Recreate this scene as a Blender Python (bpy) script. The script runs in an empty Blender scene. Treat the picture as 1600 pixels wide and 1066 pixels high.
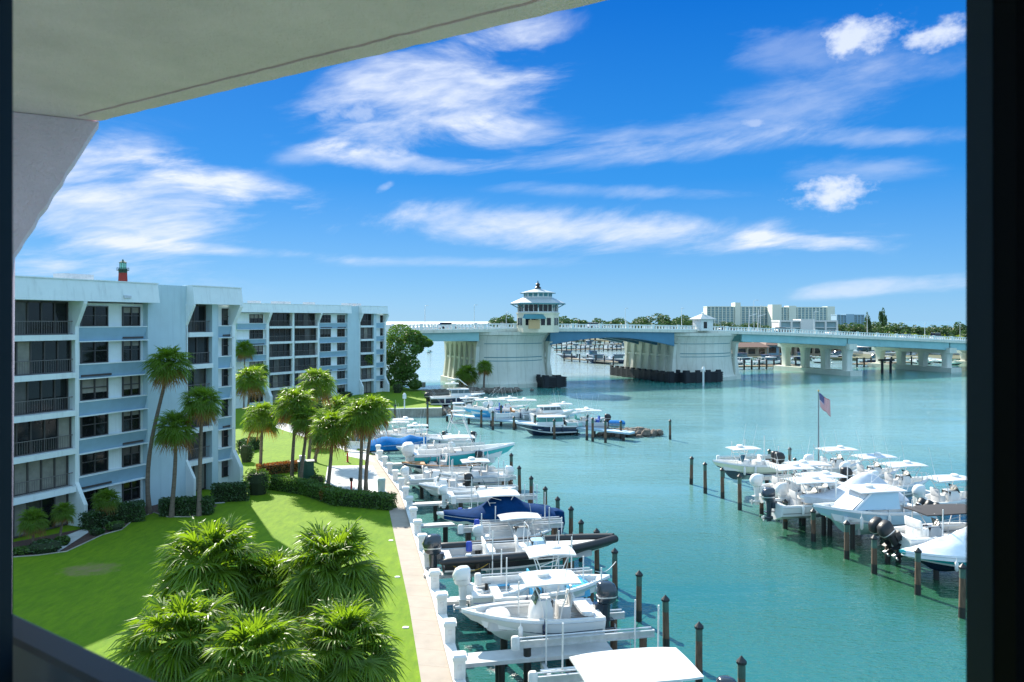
import bpy, math, random
from mathutils import Vector, Matrix, noise
R = math.radians
random.seed(7)
C = bpy.context.scene.collection
scene = bpy.context.scene
PI = math.pi
# ------------------------------------------------------------------ camera
H = 15.0                      # eye height over the water
cam_d = bpy.data.cameras.new('camera'); cam = bpy.data.objects.new('camera', cam_d); C.objects.link(cam)
cam.location = (0, 0, H); cam.rotation_euler = (R(90), 0, 0)
cam_d.sensor_width = 36; cam_d.lens = 27; cam_d.shift_y = -0.02
cam_d.clip_start = 0.05; cam_d.clip_end = 40000
cam_d.dof.use_dof = True; cam_d.dof.focus_distance = 70; cam_d.dof.aperture_fstop = 5.6
scene.camera = cam
# ------------------------------------------------------------------ exposure
scene.view_settings.view_transform = 'Standard'; scene.view_settings.look = 'None'
scene.view_settings.gamma = 1; scene.view_settings.exposure = 1.18
# ------------------------------------------------------------------ sun + sky
SUN_AZ = R(-27); SUN_EL = R(36.5)
sd = bpy.data.lights.new('sun', 'SUN'); sun = bpy.data.objects.new('sun', sd); C.objects.link(sun)
sd.energy = 5.0; sd.angle = R(0.5); sd.color = (1.0, 0.93, 0.80)
sdir = Vector((math.sin(SUN_AZ)*math.cos(SUN_EL), math.cos(SUN_AZ)*math.cos(SUN_EL), math.sin(SUN_EL)))
sun.rotation_euler = sdir.to_track_quat('Z', 'Y').to_euler(); sun.location = (0, 0, 80)
world = bpy.data.worlds.new('World'); scene.world = world; world.use_nodes = True
nt = world.node_tree; nt.nodes.clear()
class NG:
    """small helper for node graphs"""
    def __init__(s, nt): s.nt = nt
    def n(s, typ, **kw):
        o = s.nt.nodes.new(typ)
        for k, v in kw.items(): setattr(o, k, v)
        return o
    def put(s, sock, v):
        if isinstance(v, bpy.types.NodeSocket): s.nt.links.new(v, sock)
        elif v is not None: sock.default_value = v
    def m(s, op, a, b=None, c=None, clamp=False):
        o = s.n('ShaderNodeMath', operation=op, use_clamp=clamp)
        s.put(o.inputs[0], a)
        if b is not None: s.put(o.inputs[1], b)
        if c is not None: s.put(o.inputs[2], c)
        return o.outputs[0]
    def mix(s, f, a, b, blend='MIX'):
        o = s.n('ShaderNodeMix', data_type='RGBA', blend_type=blend)
        s.put(o.inputs[0], f); s.put(o.inputs[6], a); s.put(o.inputs[7], b)
        return o.outputs[2]
    def noise(s, vec, scale, detail=4, rough=.55, dist=0.0):
        o = s.n('ShaderNodeTexNoise'); s.put(o.inputs['Vector'], vec)
        o.inputs['Scale'].default_value = scale; o.inputs['Detail'].default_value = detail
        o.inputs['Roughness'].default_value = rough; o.inputs['Distortion'].default_value = dist
        return o.outputs['Fac']
    def ramp(s, f, stops):
        o = s.n('ShaderNodeValToRGB'); s.put(o.inputs[0], f)
        e = o.color_ramp.elements
        while len(e) < len(stops): e.new(0.5)
        for q, (p, c) in zip(e, stops): q.position = p; q.color = c if len(c) == 4 else (*c, 1)
        return o.outputs[0]
    def mapr(s, v, a, b, c=0.0, d=1.0, smooth=False):
        o = s.n('ShaderNodeMapRange'); o.clamp = True
        if smooth: o.interpolation_type = 'SMOOTHSTEP'
        s.put(o.inputs[0], v)
        for i, q in enumerate((a, b, c, d)): o.inputs[i+1].default_value = q
        return o.outputs[0]
g = NG(nt)
sky = g.n('ShaderNodeTexSky', sky_type='NISHITA'); sky.sun_disc = False
sky.sun_elevation = SUN_EL; sky.sun_rotation = SUN_AZ; sky.air_density = 1.0; sky.dust_density = 0.25; sky.ozone_density = 3.5
tc = g.n('ShaderNodeTexCoord'); sep = g.n('ShaderNodeSeparateXYZ'); nt.links.new(tc.outputs['Generated'], sep.inputs[0])
dx, dy, dz = sep.outputs
az = g.m('MULTIPLY', g.m('ARCTAN2', dx, dy), 57.2958)
el = g.m('MULTIPLY', g.m('ARCSINE', dz), 57.2958)
comb = g.n('ShaderNodeCombineXYZ'); g.put(comb.inputs[0], g.m('MULTIPLY', az, .30)); g.put(comb.inputs[1], g.m('SUBTRACT', el, g.m('MULTIPLY', az, .12))); 
nA = g.noise(comb.outputs[0], .22, 9, .62, .5)
nB = g.noise(comb.outputs[0], .9, 8, .6, .3)
comb2 = g.n('ShaderNodeCombineXYZ'); g.put(comb2.inputs[0], g.m('MULTIPLY', az, .7)); g.put(comb2.inputs[1], el); comb2.inputs[2].default_value = 4.1
nC = g.noise(comb2.outputs[0], .9, 9, .58, .1)
def cloud(px, py, rx, ry, tilt, k, w=1.0, puff=False):
    """a cloud bank at a compass bearing and elevation; sizes in degrees"""
    a0 = math.degrees(math.atan((px-800)/1200)); e0 = math.degrees(math.atan((501-py)/1200*math.cos(R(a0))))
    ra = rx/1200*57.3*math.cos(R(a0)); re = ry/1200*57.3
    da = g.m('SUBTRACT', az, a0); de = g.m('SUBTRACT', el, e0)
    c, s = math.cos(R(tilt)), math.sin(R(tilt))
    u = g.m('DIVIDE', g.m('ADD', g.m('MULTIPLY', da, c), g.m('MULTIPLY', de, s)), ra)
    v = g.m('DIVIDE', g.m('SUBTRACT', g.m('MULTIPLY', de, c), g.m('MULTIPLY', da, s)), re)
    d = g.m('ADD', g.m('MULTIPLY', u, u), g.m('MULTIPLY', v, v))
    fall = g.m('POWER', 2.718, g.m('MULTIPLY', d, -1.0))
    base = nC if puff else nA
    if puff: q = g.mapr(g.m('ADD', g.m('MULTIPLY', base, 1.15), g.m('MULTIPLY', fall, .62)), .74, 1.24, 0, k*.92, True)
    else: q = g.m('MULTIPLY', g.mapr(g.m('ADD', base, g.m('MULTIPLY', fall, .35)), .58, .88, 0, min(1, k*1.12), True), g.mapr(nB, .25, .62, .35, 1.0))
    return g.m('MULTIPLY', q, g.mapr(fall, .04, .35, 0, 1, True))
CL = [(680, 150, 185, 80, 10, .78), (800, 205, 100, 26, 5, .45), (625, 252, 150, 18, -4, .55), (170, 330, 240, 85, -4, .95), (360, 285, 110, 22, -8, .6), (330, 390, 260, 12, -2, .45),
      (930, 358, 400, 34, -2, .78), (1150, 190, 290, 34, 9, .30), (1000, 240, 240, 22, 4, .30), (1250, 75, 130, 30, -6, .20), (1400, 448, 150, 12, 3, .5),
      (1250, 375, 120, 12, -6, .6), (820, 55, 90, 25, 12, .5), (1330, 270, 120, 22, -4, .28), (1000, 300, 260, 14, -3, .3), (700, 410, 240, 10, 0, .25), (1380, 215, 110, 14, -4, .3), (480, 240, 60, 18, 10, .3)]
PF = [(1335, 62, 62, 30, 8, .95), (1462, 55, 55, 20, 10, .95), (1298, 303, 62, 24, 4, 1.0), (555, 165, 55, 40, 6, .5), (1180, 192, 26, 9, 4, .5), (605, 290, 20, 8, 30, .35)]
tot = None
for a in CL:
    q = cloud(*a); tot = q if tot is None else g.m('ADD', tot, q, clamp=True)
for a in PF:
    q = cloud(*a, puff=True); tot = g.m('MAXIMUM', tot, q)
hs = g.n('ShaderNodeHueSaturation'); nt.links.new(sky.outputs[0], hs.inputs['Color'])
hs.inputs['Saturation'].default_value = 1.32; hs.inputs['Hue'].default_value = .503; hs.inputs['Value'].default_value = 1.0
tinted = g.mix(1.0, hs.outputs[0], (.80, .98, 1.16, 1), 'MULTIPLY')
grad = g.mapr(el, 0, 22, 1.0, .62)
gm = g.n('ShaderNodeVectorMath', operation='SCALE'); nt.links.new(tinted, gm.inputs[0]); nt.links.new(grad, gm.inputs['Scale'])
elr = g.mapr(el, 0, 60)
blue = g.ramp(elr, [(0.0, (.168, .362, .57)), (.06, (.095, .285, .555)), (.17, (.016, .185, .52)), (.37, (.001, .108, .44)), (1.0, (.02, .10, .34))])
bs = g.n('ShaderNodeVectorMath', operation='SCALE'); nt.links.new(blue, bs.inputs[0]); bs.inputs['Scale'].default_value = 8.2
skyc = g.mix(.92, gm.outputs[0], bs.outputs[0])
# bright cloud added out of view, overhead and behind, to fill shaded facades
fill_veil = g.m('MAXIMUM', g.mapr(el, 24.5, 40, 0, .85, True), g.mapr(g.m('ABSOLUTE', az), 55, 100, 0, .85, True))
fill_veil = g.m('MULTIPLY', fill_veil, g.mapr(nA, .25, .75, .75, 1.1))
skyv = g.mix(fill_veil, skyc, (3.8, 6.0, 8.0, 1))
fin = g.mix(tot, skyv, (4.5, 4.9, 5.7, 1))
bg = g.n('ShaderNodeBackground'); nt.links.new(fin, bg.inputs[0]); bg.inputs[1].default_value = 0.085
wo = g.n('ShaderNodeOutputWorld'); nt.links.new(bg.outputs[0], wo.inputs[0])

# ------------------------------------------------------------------ geometry helpers
def P(px, py, z=0.0):
    """ground position of something the photo shows at (px,py), at height z"""
    Y = 1200*(H-z)/(py-501.0); return Vector(((px-800)/1200*Y, Y, z))
def at(px, Y, z=0.0): return Vector(((px-800)/1200*Y, Y, z))
class MB:
    def __init__(s): s.v = []; s.f = []; s.m = []
    def add(s, vs, fs, mi=0):
        o = len(s.v); s.v += [tuple(v) for v in vs]
        for f in fs: s.f.append(tuple(i+o for i in f)); s.m.append(mi)
        return s
    def box(s, c, d, mi=0, rz=0.0, taper=1.0):
        x, y, z = d[0]/2, d[1]/2, d[2]/2; vs = []
        cr, sr = math.cos(rz), math.sin(rz)
        for k, zz in ((1, -z), (taper, z)):
            for a, b in ((-x, -y), (x, -y), (x, y), (-x, y)):
                a *= k; b *= k; vs.append((c[0]+a*cr-b*sr, c[1]+a*sr+b*cr, c[2]+zz))
        return s.add(vs, [(3, 2, 1, 0), (4, 5, 6, 7), (0, 1, 5, 4), (1, 2, 6, 5), (2, 3, 7, 6), (3, 0, 4, 7)], mi)
    def box2(s, a, b, mi=0):
        return s.box([(a[i]+b[i])/2 for i in range(3)], [abs(b[i]-a[i]) for i in range(3)], mi)
    def tube(s, pts, r, n=8, mi=0, cap=True):
        pts = [Vector(p) for p in pts]; k = len(pts)
        rs = r if isinstance(r, (list, tuple)) else [r]*k
        o = len(s.v); prev = None
        for i, p in enumerate(pts):
            t = (pts[min(i+1, k-1)]-pts[max(i-1, 0)]).normalized()
            if prev is None:
                a = Vector((0, 0, 1)) if abs(t.z) < .9 else Vector((1, 0, 0))
                u = t.cross(a).normalized()
            else:
                u = (prev-t*prev.dot(t)).normalized()
            prev = u; w = t.cross(u)
            for j in range(n):
                q = p+(u*math.cos(2*PI*j/n)+w*math.sin(2*PI*j/n))*rs[i]; s.v.append(tuple(q))
        for i in range(k-1):
            for j in range(n):
                s.f.append((o+i*n+j, o+i*n+(j+1) % n, o+(i+1)*n+(j+1) % n, o+(i+1)*n+j)); s.m.append(mi)
        if cap:
            s.f.append(tuple(o+j for j in reversed(range(n)))); s.m.append(mi)
            s.f.append(tuple(o+(k-1)*n+j for j in range(n))); s.m.append(mi)
        return s
    def loft(s, rings, mi=0, cap=True, closed=True):
        o = len(s.v); n = len(rings[0])
        for r in rings: s.v += [tuple(p) for p in r]
        for i in range(len(rings)-1):
            for j in range(n if closed else n-1):
                m_ = mi[j] if isinstance(mi, (list, tuple)) else mi
                s.f.append((o+i*n+j, o+i*n+(j+1) % n, o+(i+1)*n+(j+1) % n, o+(i+1)*n+j)); s.m.append(m_)
        if cap:
            m_ = mi[0] if isinstance(mi, (list, tuple)) else mi
            s.f.append(tuple(o+j for j in reversed(range(n)))); s.m.append(m_)
            s.f.append(tuple(o+(len(rings)-1)*n+j for j in range(n))); s.m.append(m_)
        return s
    def blob(s, levels, n=16, p=3.0, mi=0, cap=True):
        """levels: (z, cx, cy, rx, ry), superellipse rings"""
        rings = []
        for (z, cx, cy, rx, ry) in levels:
            r = []
            for j in range(n):
                a = 2*PI*j/n; c_, s_ = math.cos(a), math.sin(a)
                r.append((cx+rx*math.copysign(abs(c_)**(2/p), c_), cy+ry*math.copysign(abs(s_)**(2/p), s_), z))
            rings.append(r)
        return s.loft(rings, mi, cap)
    def prism(s, poly, z0, z1, mi=0):
        return s.loft([[(x, y, z0) for x, y in poly], [(x, y, z1) for x, y in poly]], mi)
    def quad(s, a, b, c, d, mi=0): return s.add([a, b, c, d], [(0, 1, 2, 3)], mi)
    def mesh(s, name, mats, smooth=None):
        me = bpy.data.meshes.new(name); me.from_pydata(s.v, [], s.f)
        if not isinstance(mats, (list, tuple)): mats = [mats]
        for m in mats: me.materials.append(m)
        me.polygons.foreach_set('material_index', s.m)
        if smooth is not None:
            me.polygons.foreach_set('use_smooth', [True]*len(me.polygons))
            me.set_sharp_from_angle(angle=R(smooth))
        me.update(); return me
    def build(s, name, mats, parent=None, smooth=None, loc=None, rz=0):
        o = bpy.data.objects.new(name, s.mesh(name, mats, smooth)); C.objects.link(o)
        if parent: o.parent = parent
        if loc is not None: o.location = loc
        o.rotation_euler.z = rz
        return o
def tag(o, label=None, cat=None, group=None, kind=None):
    if label: o['label'] = label
    if cat: o['category'] = cat
    if group: o['group'] = group
    if kind: o['kind'] = kind
    return o
def empty(name, loc, rz=0, label=None, cat=None, group=None):
    o = bpy.data.objects.new(name, None); C.objects.link(o); o.location = loc; o.rotation_euler.z = rz
    o.empty_display_size = .3
    return tag(o, label, cat, group)
def copy_tree(o, loc=None, rz=None, sc=None, label=None, group=None, parent=None):
    c = o.copy(); C.objects.link(c); c.parent = parent
    if loc is not None: c.location = loc
    if rz is not None: c.rotation_euler.z = rz
    if sc is not None: c.scale = sc if isinstance(sc, tuple) else (sc, sc, sc)
    if label: c['label'] = label
    if group: c['group'] = group
    for ch in list(o.children): copy_tree(ch, parent=c)
    return c
ORD = ['nearest', 'second', 'third', 'fourth', 'fifth', 'sixth', 'seventh', 'eighth', 'ninth', 'tenth', 'eleventh', 'twelfth', 'thirteenth', 'fourteenth', 'fifteenth', 'sixteenth', 'seventeenth', 'eighteenth', 'nineteenth', 'twentieth']

# ------------------------------------------------------------------ materials
def mat(name, col, rough=.6, metal=0.0, spec=.5, var=0.0, vscale=3.0, bump=0.0, bscale=20.0, col2=None, stretch=(1, 1, 1), coat=0.0, trans=0.0, dirt=None):
    m = bpy.data.materials.new(name); m.use_nodes = True; nt = m.node_tree; b = nt.nodes['Principled BSDF']; g = NG(nt)
    b.inputs['Roughness'].default_value = rough; b.inputs['Metallic'].default_value = metal
    b.inputs['Specular IOR Level'].default_value = spec; b.inputs['Coat Weight'].default_value = coat
    c = (*col, 1); tc = g.n('ShaderNodeTexCoord'); mp = g.n('ShaderNodeMapping'); nt.links.new(tc.outputs['Object'], mp.inputs[0])
    mp.inputs['Scale'].default_value = stretch
    v = mp.outputs[0]
    out = None
    if var or col2:
        c2 = (*col2, 1) if col2 else tuple(x*(1-var) for x in col)+(1,)
        f = g.mapr(g.noise(v, vscale, 6, .6), .32, .68)
        out = g.mix(f, c, c2)
    if dirt:
        f2 = g.mapr(g.noise(v, dirt[1], 8, .7), .52, .75, 0, dirt[2])
        out = g.mix(f2, out if out is not None else c, (*dirt[0], 1))
    if out is not None: nt.links.new(out, b.inputs['Base Color'])
    else: b.inputs['Base Color'].default_value = c
    if bump:
        bn = g.n('ShaderNodeBump'); bn.inputs['Strength'].default_value = bump; bn.inputs['Distance'].default_value = .02
        nt.links.new(g.noise(v, bscale, 5, .6), bn.inputs['Height']); nt.links.new(bn.outputs[0], b.inputs['Normal'])
    if trans:
        t = g.n('ShaderNodeBsdfTranslucent'); t.inputs[0].default_value = (min(1, col[0]*2.6), min(1, col[1]*2.3), col[2]*.9, 1)
        ms = g.n('ShaderNodeMixShader'); ms.inputs[0].default_value = trans
        nt.links.new(b.outputs[0], ms.inputs[1]); nt.links.new(t.outputs[0], ms.inputs[2])
        nt.links.new(ms.outputs[0], nt.nodes['Material Output'].inputs[0])
    return m
M = {}
M['stucco'] = mat('stucco_white', (.70, .78, .80), .85, var=.08, vscale=.6, bump=.4, bscale=12, dirt=((.5, .53, .52), .5, .35))
M['stucco_wall'] = mat('stucco_pale_blue', (.46, .61, .68), .85, var=.1, vscale=.5, bump=.5, bscale=12)
M['stucco_band'] = mat('stucco_blue_grey', (.27, .43, .55), .85, var=.12, vscale=1.5, bump=.4, bscale=12)
M['balcony'] = mat('balcony_stucco', (.98, .70, .80), .9, var=.16, vscale=2.0, bump=1.0, bscale=45)
M['frame'] = mat('dark_frame', (.05, .045, .045), .5)
M['railbrown'] = mat('bronze_railing', (.13, .12, .12), .5)
M['glass'] = mat('tinted_glass', (.012, .014, .016), .06, spec=.35, var=.5, vscale=.7)
M['curtain'] = mat('curtain_glass', (.085, .085, .08), .2, spec=.35, var=.4, vscale=1.3)
M['blind'] = mat('pale_blinds', (.26, .25, .22), .5, spec=.3, var=.3, vscale=2)
M['shadow'] = mat('interior', (.03, .03, .032), .9)
M['metal'] = mat('aluminium', (.62, .64, .66), .42, metal=.6, var=.2, vscale=4)
M['white'] = mat('white_gelcoat', (.69, .70, .70), .22, var=.04, vscale=1.2, coat=.3)
M['white_paint'] = mat('white_paint', (.72, .72, .71), .5, var=.10, vscale=2.5, bump=.2, dirt=((.42, .40, .35), 2.5, .5))
M['cushion'] = mat('cushion_grey', (.52, .52, .52), .7, var=.1)
M['teak'] = mat('teak', (.42, .20, .07), .5, var=.35, vscale=9, stretch=(1, 8, 1))
M['navy'] = mat('navy_gelcoat', (.010, .018, .055), .15, coat=.5)
M['black'] = mat('black_rubber', (.016, .018, .022), .45, var=.2)
M['motor'] = mat('motor_charcoal', (.020, .030, .045), .2, coat=.6)
M['turq'] = mat('turquoise_gelcoat', (.02, .42, .46), .18, coat=.5)
M['skyblue'] = mat('sky_blue_gelcoat', (.08, .42, .70), .2, coat=.5)
M['seafoam'] = mat('seafoam_gelcoat', (.42, .66, .62), .2, coat=.5)
M['cream'] = mat('cream_gelcoat', (.70, .72, .56), .2, coat=.4)
M['royal'] = mat('royal_blue', (.01, .07, .42), .3, coat=.4)
M['paleblue'] = mat('pale_blue_gelcoat', (.40, .60, .74), .2, coat=.5)
M['navycover'] = mat('navy_canvas', (.002, .036, .13), .9, spec=.08, var=.3, bump=.5, bscale=6)
M['bluecover'] = mat('blue_canvas', (.008, .15, .42), .9, spec=.1, var=.3, bump=.5, bscale=6)
M['greycover'] = mat('grey_canvas', (.55, .57, .62), .8, var=.15, bump=.5, bscale=6)
M['whitecover'] = mat('white_canvas', (.78, .80, .84), .75, var=.08, bump=.4, bscale=6)
M['blackcover'] = mat('black_canvas', (.035, .032, .034), .8)
M['antifoul'] = mat('antifoul_blue', (.02, .05, .10), .6)
M['screen'] = mat('windscreen', (.03, .07, .08), .05, spec=.9)
M['greenglass'] = mat('green_windscreen', (.02, .20, .17), .08, spec=.9)
M['pile'] = mat('piling_wood', (.16, .10, .065), .9, var=.5, vscale=3, bump=.8, bscale=8, stretch=(3, 3, .5))
M['pile_wet'] = mat('piling_wet', (.022, .020, .018), .5, var=.4)
M['pile_top'] = mat('piling_copper_green', (.07, .14, .11), .8, var=.4)
M['cap'] = mat('piling_cap_black', (.012, .014, .016), .4)
M['concrete'] = mat('walk_concrete', (.37, .315, .265), .9, var=.22, vscale=.8, bump=.3, bscale=30, dirt=((.38, .31, .25), 1.3, .5))
M['dock'] = mat('dock_concrete', (.55, .56, .56), .9, var=.2, vscale=1.5, bump=.3)
M['seawall'] = mat('seawall_concrete', (.38, .36, .30), .9, var=.35, vscale=.7, bump=.5, dirt=((.12, .12, .10), 1.1, .6))
M['rock'] = mat('rock', (.20, .17, .14), .95, var=.5, vscale=2, bump=1.0, bscale=6)
M['mulch'] = mat('mulch', (.10, .055, .045), .95, var=.5, vscale=6, bump=1.0, bscale=20)
M['trunk'] = mat('palm_trunk', (.20, .155, .12), .95, var=.45, vscale=3, bump=1.0, bscale=10, stretch=(1, 1, 4))
M['bark'] = mat('bark', (.12, .09, .07), .95, var=.4, bump=.8)
M['frond'] = mat('palm_frond', (.108, .200, .016), .46, var=.45, vscale=1.1, trans=.38, spec=.45)
M['frond_old'] = mat('palm_frond_old', (.19, .20, .03), .5, var=.3, trans=.35)
M['frond_dead'] = mat('palm_frond_dead', (.26, .13, .045), .8, var=.3, trans=.2)
M['leaf'] = mat('leaf', (.045, .105, .020), .45, col2=(.085, .17, .022), vscale=.9, trans=.28)
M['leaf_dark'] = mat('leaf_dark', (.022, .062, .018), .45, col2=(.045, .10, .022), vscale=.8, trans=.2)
M['leaf_far'] = mat('leaf_far', (.035, .085, .035), .6, col2=(.07, .13, .04), vscale=.15, trans=.2)
M['leaf_lime'] = mat('leaf_lime', (.16, .23, .02), .6, col2=(.10, .17, .02), vscale=.2, trans=.25)
M['leaf_red'] = mat('leaf_red', (.22, .07, .02), .5, col2=(.10, .11, .02), vscale=2.0, trans=.2)
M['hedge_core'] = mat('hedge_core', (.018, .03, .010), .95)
M['steel_teal'] = mat('girder_teal', (.28, .52, .54), .5, var=.15, vscale=.3, dirt=((.18, .30, .30), .25, .4))
M['steel_blue'] = mat('girder_blue', (.07, .22, .34), .5, var=.2, vscale=.3)
M['roofmetal'] = mat('roof_metal', (.44, .48, .48), .4, var=.15, vscale=2, stretch=(6, 1, 1))
M['trimteal'] = mat('trim_teal', (.06, .22, .25), .5)
M['housewall'] = mat('house_wall', (.74, .68, .52), .8, var=.08)
M['timber'] = mat('fender_timber', (.012, .016, .022), .7, var=.4)
M['red'] = mat('red_paint', (.50, .03, .02), .5, var=.15)
M['brick_red'] = mat('lighthouse_red', (.42, .05, .04), .8, var=.15, vscale=.4)
M['condo'] = mat('condo_wall', (.70, .72, .62), .85, var=.1, vscale=.05)
M['condo_b'] = mat('condo_recess', (.26, .40, .44), .4, var=.3, vscale=.3)
M['road'] = mat('asphalt', (.06, .06, .062), .9, var=.2)
M['bluebox'] = mat('blue_plastic', (.01, .05, .35), .4)
M['green_box'] = mat('green_enclosure', (.02, .09, .06), .5, var=.1)
M['gold'] = mat('rope_yellow', (.45, .30, .05), .7)
M['lattice'] = mat('dark_void', (.02, .02, .022), .9)
M['car'] = mat('car_white', (.75, .76, .78), .25, coat=.5)
M['car_d'] = mat('car_dark', (.05, .07, .10), .25, coat=.5)
M['brownroof'] = mat('brown_roof', (.16, .09, .07), .8, var=.3)
M['thatch'] = mat('tan_wall', (.40, .32, .24), .85, var=.3)

def streaks(m, col, amt, sx=3.0, sz=.12):
    nt = m.node_tree; g = NG(nt); b = nt.nodes['Principled BSDF']; src = b.inputs['Base Color'].links[0].from_socket
    tc = g.n('ShaderNodeTexCoord'); mp = g.n('ShaderNodeMapping'); nt.links.new(tc.outputs['Object'], mp.inputs[0]); mp.inputs['Scale'].default_value = (sx, sx, sz)
    f = g.mapr(g.noise(mp.outputs[0], 1.0, 6, .65), .52, .74, 0, amt)
    nt.links.new(g.mix(f, src, (*col, 1)), b.inputs['Base Color'])
streaks(M['stucco'], (.40, .46, .48), .45); streaks(M['stucco_wall'], (.30, .42, .50), .5); streaks(M['seawall'], (.09, .09, .07), .6)
def concrete_joints():
    m = mat('bridge_concrete', (.66, .67, .59), .85, var=.10, vscale=.25, bump=.2, dirt=((.40, .38, .28), .18, .5))
    nt = m.node_tree; g = NG(nt); b = nt.nodes['Principled BSDF']; src = b.inputs['Base Color'].links[0].from_socket
    tc = g.n('ShaderNodeTexCoord'); sp = g.n('ShaderNodeSeparateXYZ'); nt.links.new(tc.outputs['Object'], sp.inputs[0])
    fx = g.m('FRACT', g.m('DIVIDE', sp.outputs[0], 2.1)); line = g.m('LESS_THAN', fx, .045)
    nt.links.new(g.mix(g.m('MULTIPLY', line, .35), src, (.25, .28, .26, 1)), b.inputs['Base Color'])
    return m
M['pier'] = concrete_joints(); streaks(M['pier'], (.44, .42, .32), .5, 1.2, .06)
def grass_mat():
    m = mat('lawn_grass', (.105, .210, .002), .9, col2=(.160, .265, .003), vscale=.22, bump=.9, bscale=9, spec=.2)
    nt = m.node_tree; g = NG(nt); b = nt.nodes['Principled BSDF']; src = b.inputs['Base Color'].links[0].from_socket
    tc = g.n('ShaderNodeTexCoord')
    mp = g.n('ShaderNodeMapping'); nt.links.new(tc.outputs['Object'], mp.inputs[0]); mp.inputs['Scale'].default_value = (1.6, .5, 1)
    n1 = g.mapr(g.noise(mp.outputs[0], 1.7, 7, .65), .35, .7, 0, .8)
    c1 = g.mix(n1, src, (.055, .135, .003, 1))
    n2 = g.mapr(g.noise(tc.outputs['Object'], 5, 9, .8), .42, .68, 0, .7)
    c2 = g.mix(n2, c1, (.13, .19, .012, 1))
    # worn bare patch in the lawn
    pc = P(140, 890, 1.2)
    vm = g.n('ShaderNodeVectorMath', operation='SUBTRACT'); nt.links.new(tc.outputs['Object'], vm.inputs[0]); vm.inputs[1].default_value = (pc.x, pc.y, 0)
    sx = g.n('ShaderNodeSeparateXYZ'); nt.links.new(vm.outputs[0], sx.inputs[0])
    d = g.m('ADD', g.m('POWER', g.m('DIVIDE', sx.outputs[0], 1.9), 2), g.m('POWER', g.m('DIVIDE', sx.outputs[1], 1.5), 2))
    dn = g.m('ADD', d, g.m('MULTIPLY', g.noise(tc.outputs['Object'], 1.6, 6, .7), 2.2))
    c3 = g.mix(g.mapr(dn, 1.0, 1.9, .75, 0), c2, (.24, .17, .09, 1))
    nt.links.new(c3, b.inputs['Base Color'])
    return m
M['grass'] = grass_mat()
def water_mat():
    m = bpy.data.materials.new('bay_water'); m.use_nodes = True; nt = m.node_tree; g = NG(nt); b = nt.nodes['Principled BSDF']
    tc = g.n('ShaderNodeTexCoord'); co = tc.outputs['Object']
    sx = g.n('ShaderNodeSeparateXYZ'); nt.links.new(co, sx.inputs[0]); X, Y = sx.outputs[0], sx.outputs[1]
    far_sheen = g.m('MULTIPLY', g.mapr(Y, 38, 95, 0, 1, True), g.mapr(g.noise(co, .022, 5, .55), .28, .58, .45, 1))  # paler with distance: sky reflection put into the base colour
    c = g.mix(far_sheen, (.024, .130, .118, 1), (.190, .365, .365, 1))
    # teal band in front of the bridge: pier reflection put into the colour
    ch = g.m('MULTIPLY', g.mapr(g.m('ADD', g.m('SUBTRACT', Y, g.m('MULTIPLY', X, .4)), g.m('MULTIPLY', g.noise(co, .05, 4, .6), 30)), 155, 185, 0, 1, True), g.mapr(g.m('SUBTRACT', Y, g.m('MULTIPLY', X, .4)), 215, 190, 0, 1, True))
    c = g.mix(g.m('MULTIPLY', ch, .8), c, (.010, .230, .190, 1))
    # paler beyond the bridge: bright sky glare painted into the water colour
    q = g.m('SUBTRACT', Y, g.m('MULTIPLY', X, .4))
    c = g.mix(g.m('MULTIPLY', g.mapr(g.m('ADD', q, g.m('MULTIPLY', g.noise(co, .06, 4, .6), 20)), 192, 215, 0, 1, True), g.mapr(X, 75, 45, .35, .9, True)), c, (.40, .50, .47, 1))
    # dark green around the right row: boats' shade and reflection painted in
    shade_dist = g.m('ADD', g.m('POWER', g.m('DIVIDE', g.m('SUBTRACT', g.m('ADD', X, g.m('MULTIPLY', Y, .21)), 33.5), 5.5), 2), g.m('POWER', g.m('DIVIDE', g.m('SUBTRACT', Y, 46), 17), 2))
    c = g.mix(g.mapr(g.m('ADD', shade_dist, g.noise(co, .3, 4, .6)), .6, 1.9, .85, 0, True), c, (.020, .080, .030, 1))
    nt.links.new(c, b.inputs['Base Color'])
    b.inputs['Roughness'].default_value = .06; b.inputs['IOR'].default_value = 1.5; b.inputs['Specular IOR Level'].default_value = .9
    def sc(s): 
        mp = g.n('ShaderNodeMapping'); nt.links.new(co, mp.inputs[0]); mp.inputs['Scale'].default_value = s; mp.inputs['Rotation'].default_value = (0, 0, .25); return mp.outputs[0]
    h1 = g.noise(sc((.55, 1.3, 1)), .9, 3, .55, .6)
    h2 = g.noise(sc((1.3, 2.6, 1)), 1.9, 3, .5, .4)
    patch = g.mapr(g.noise(sc((.35, 1.2, 1)), .09, 5, .6), .36, .62, .35, 1.45)
    hh = g.m('MULTIPLY', g.m('ADD', g.m('MULTIPLY', h1, .30), g.m('MULTIPLY', h2, .24)), patch)
    bn = g.n('ShaderNodeBump'); bn.inputs['Strength'].default_value = 1.0; bn.inputs['Distance'].default_value = .24
    nt.links.new(hh, bn.inputs['Height']); nt.links.new(bn.outputs[0], b.inputs['Normal'])
    return m
M['water'] = water_mat()

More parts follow.
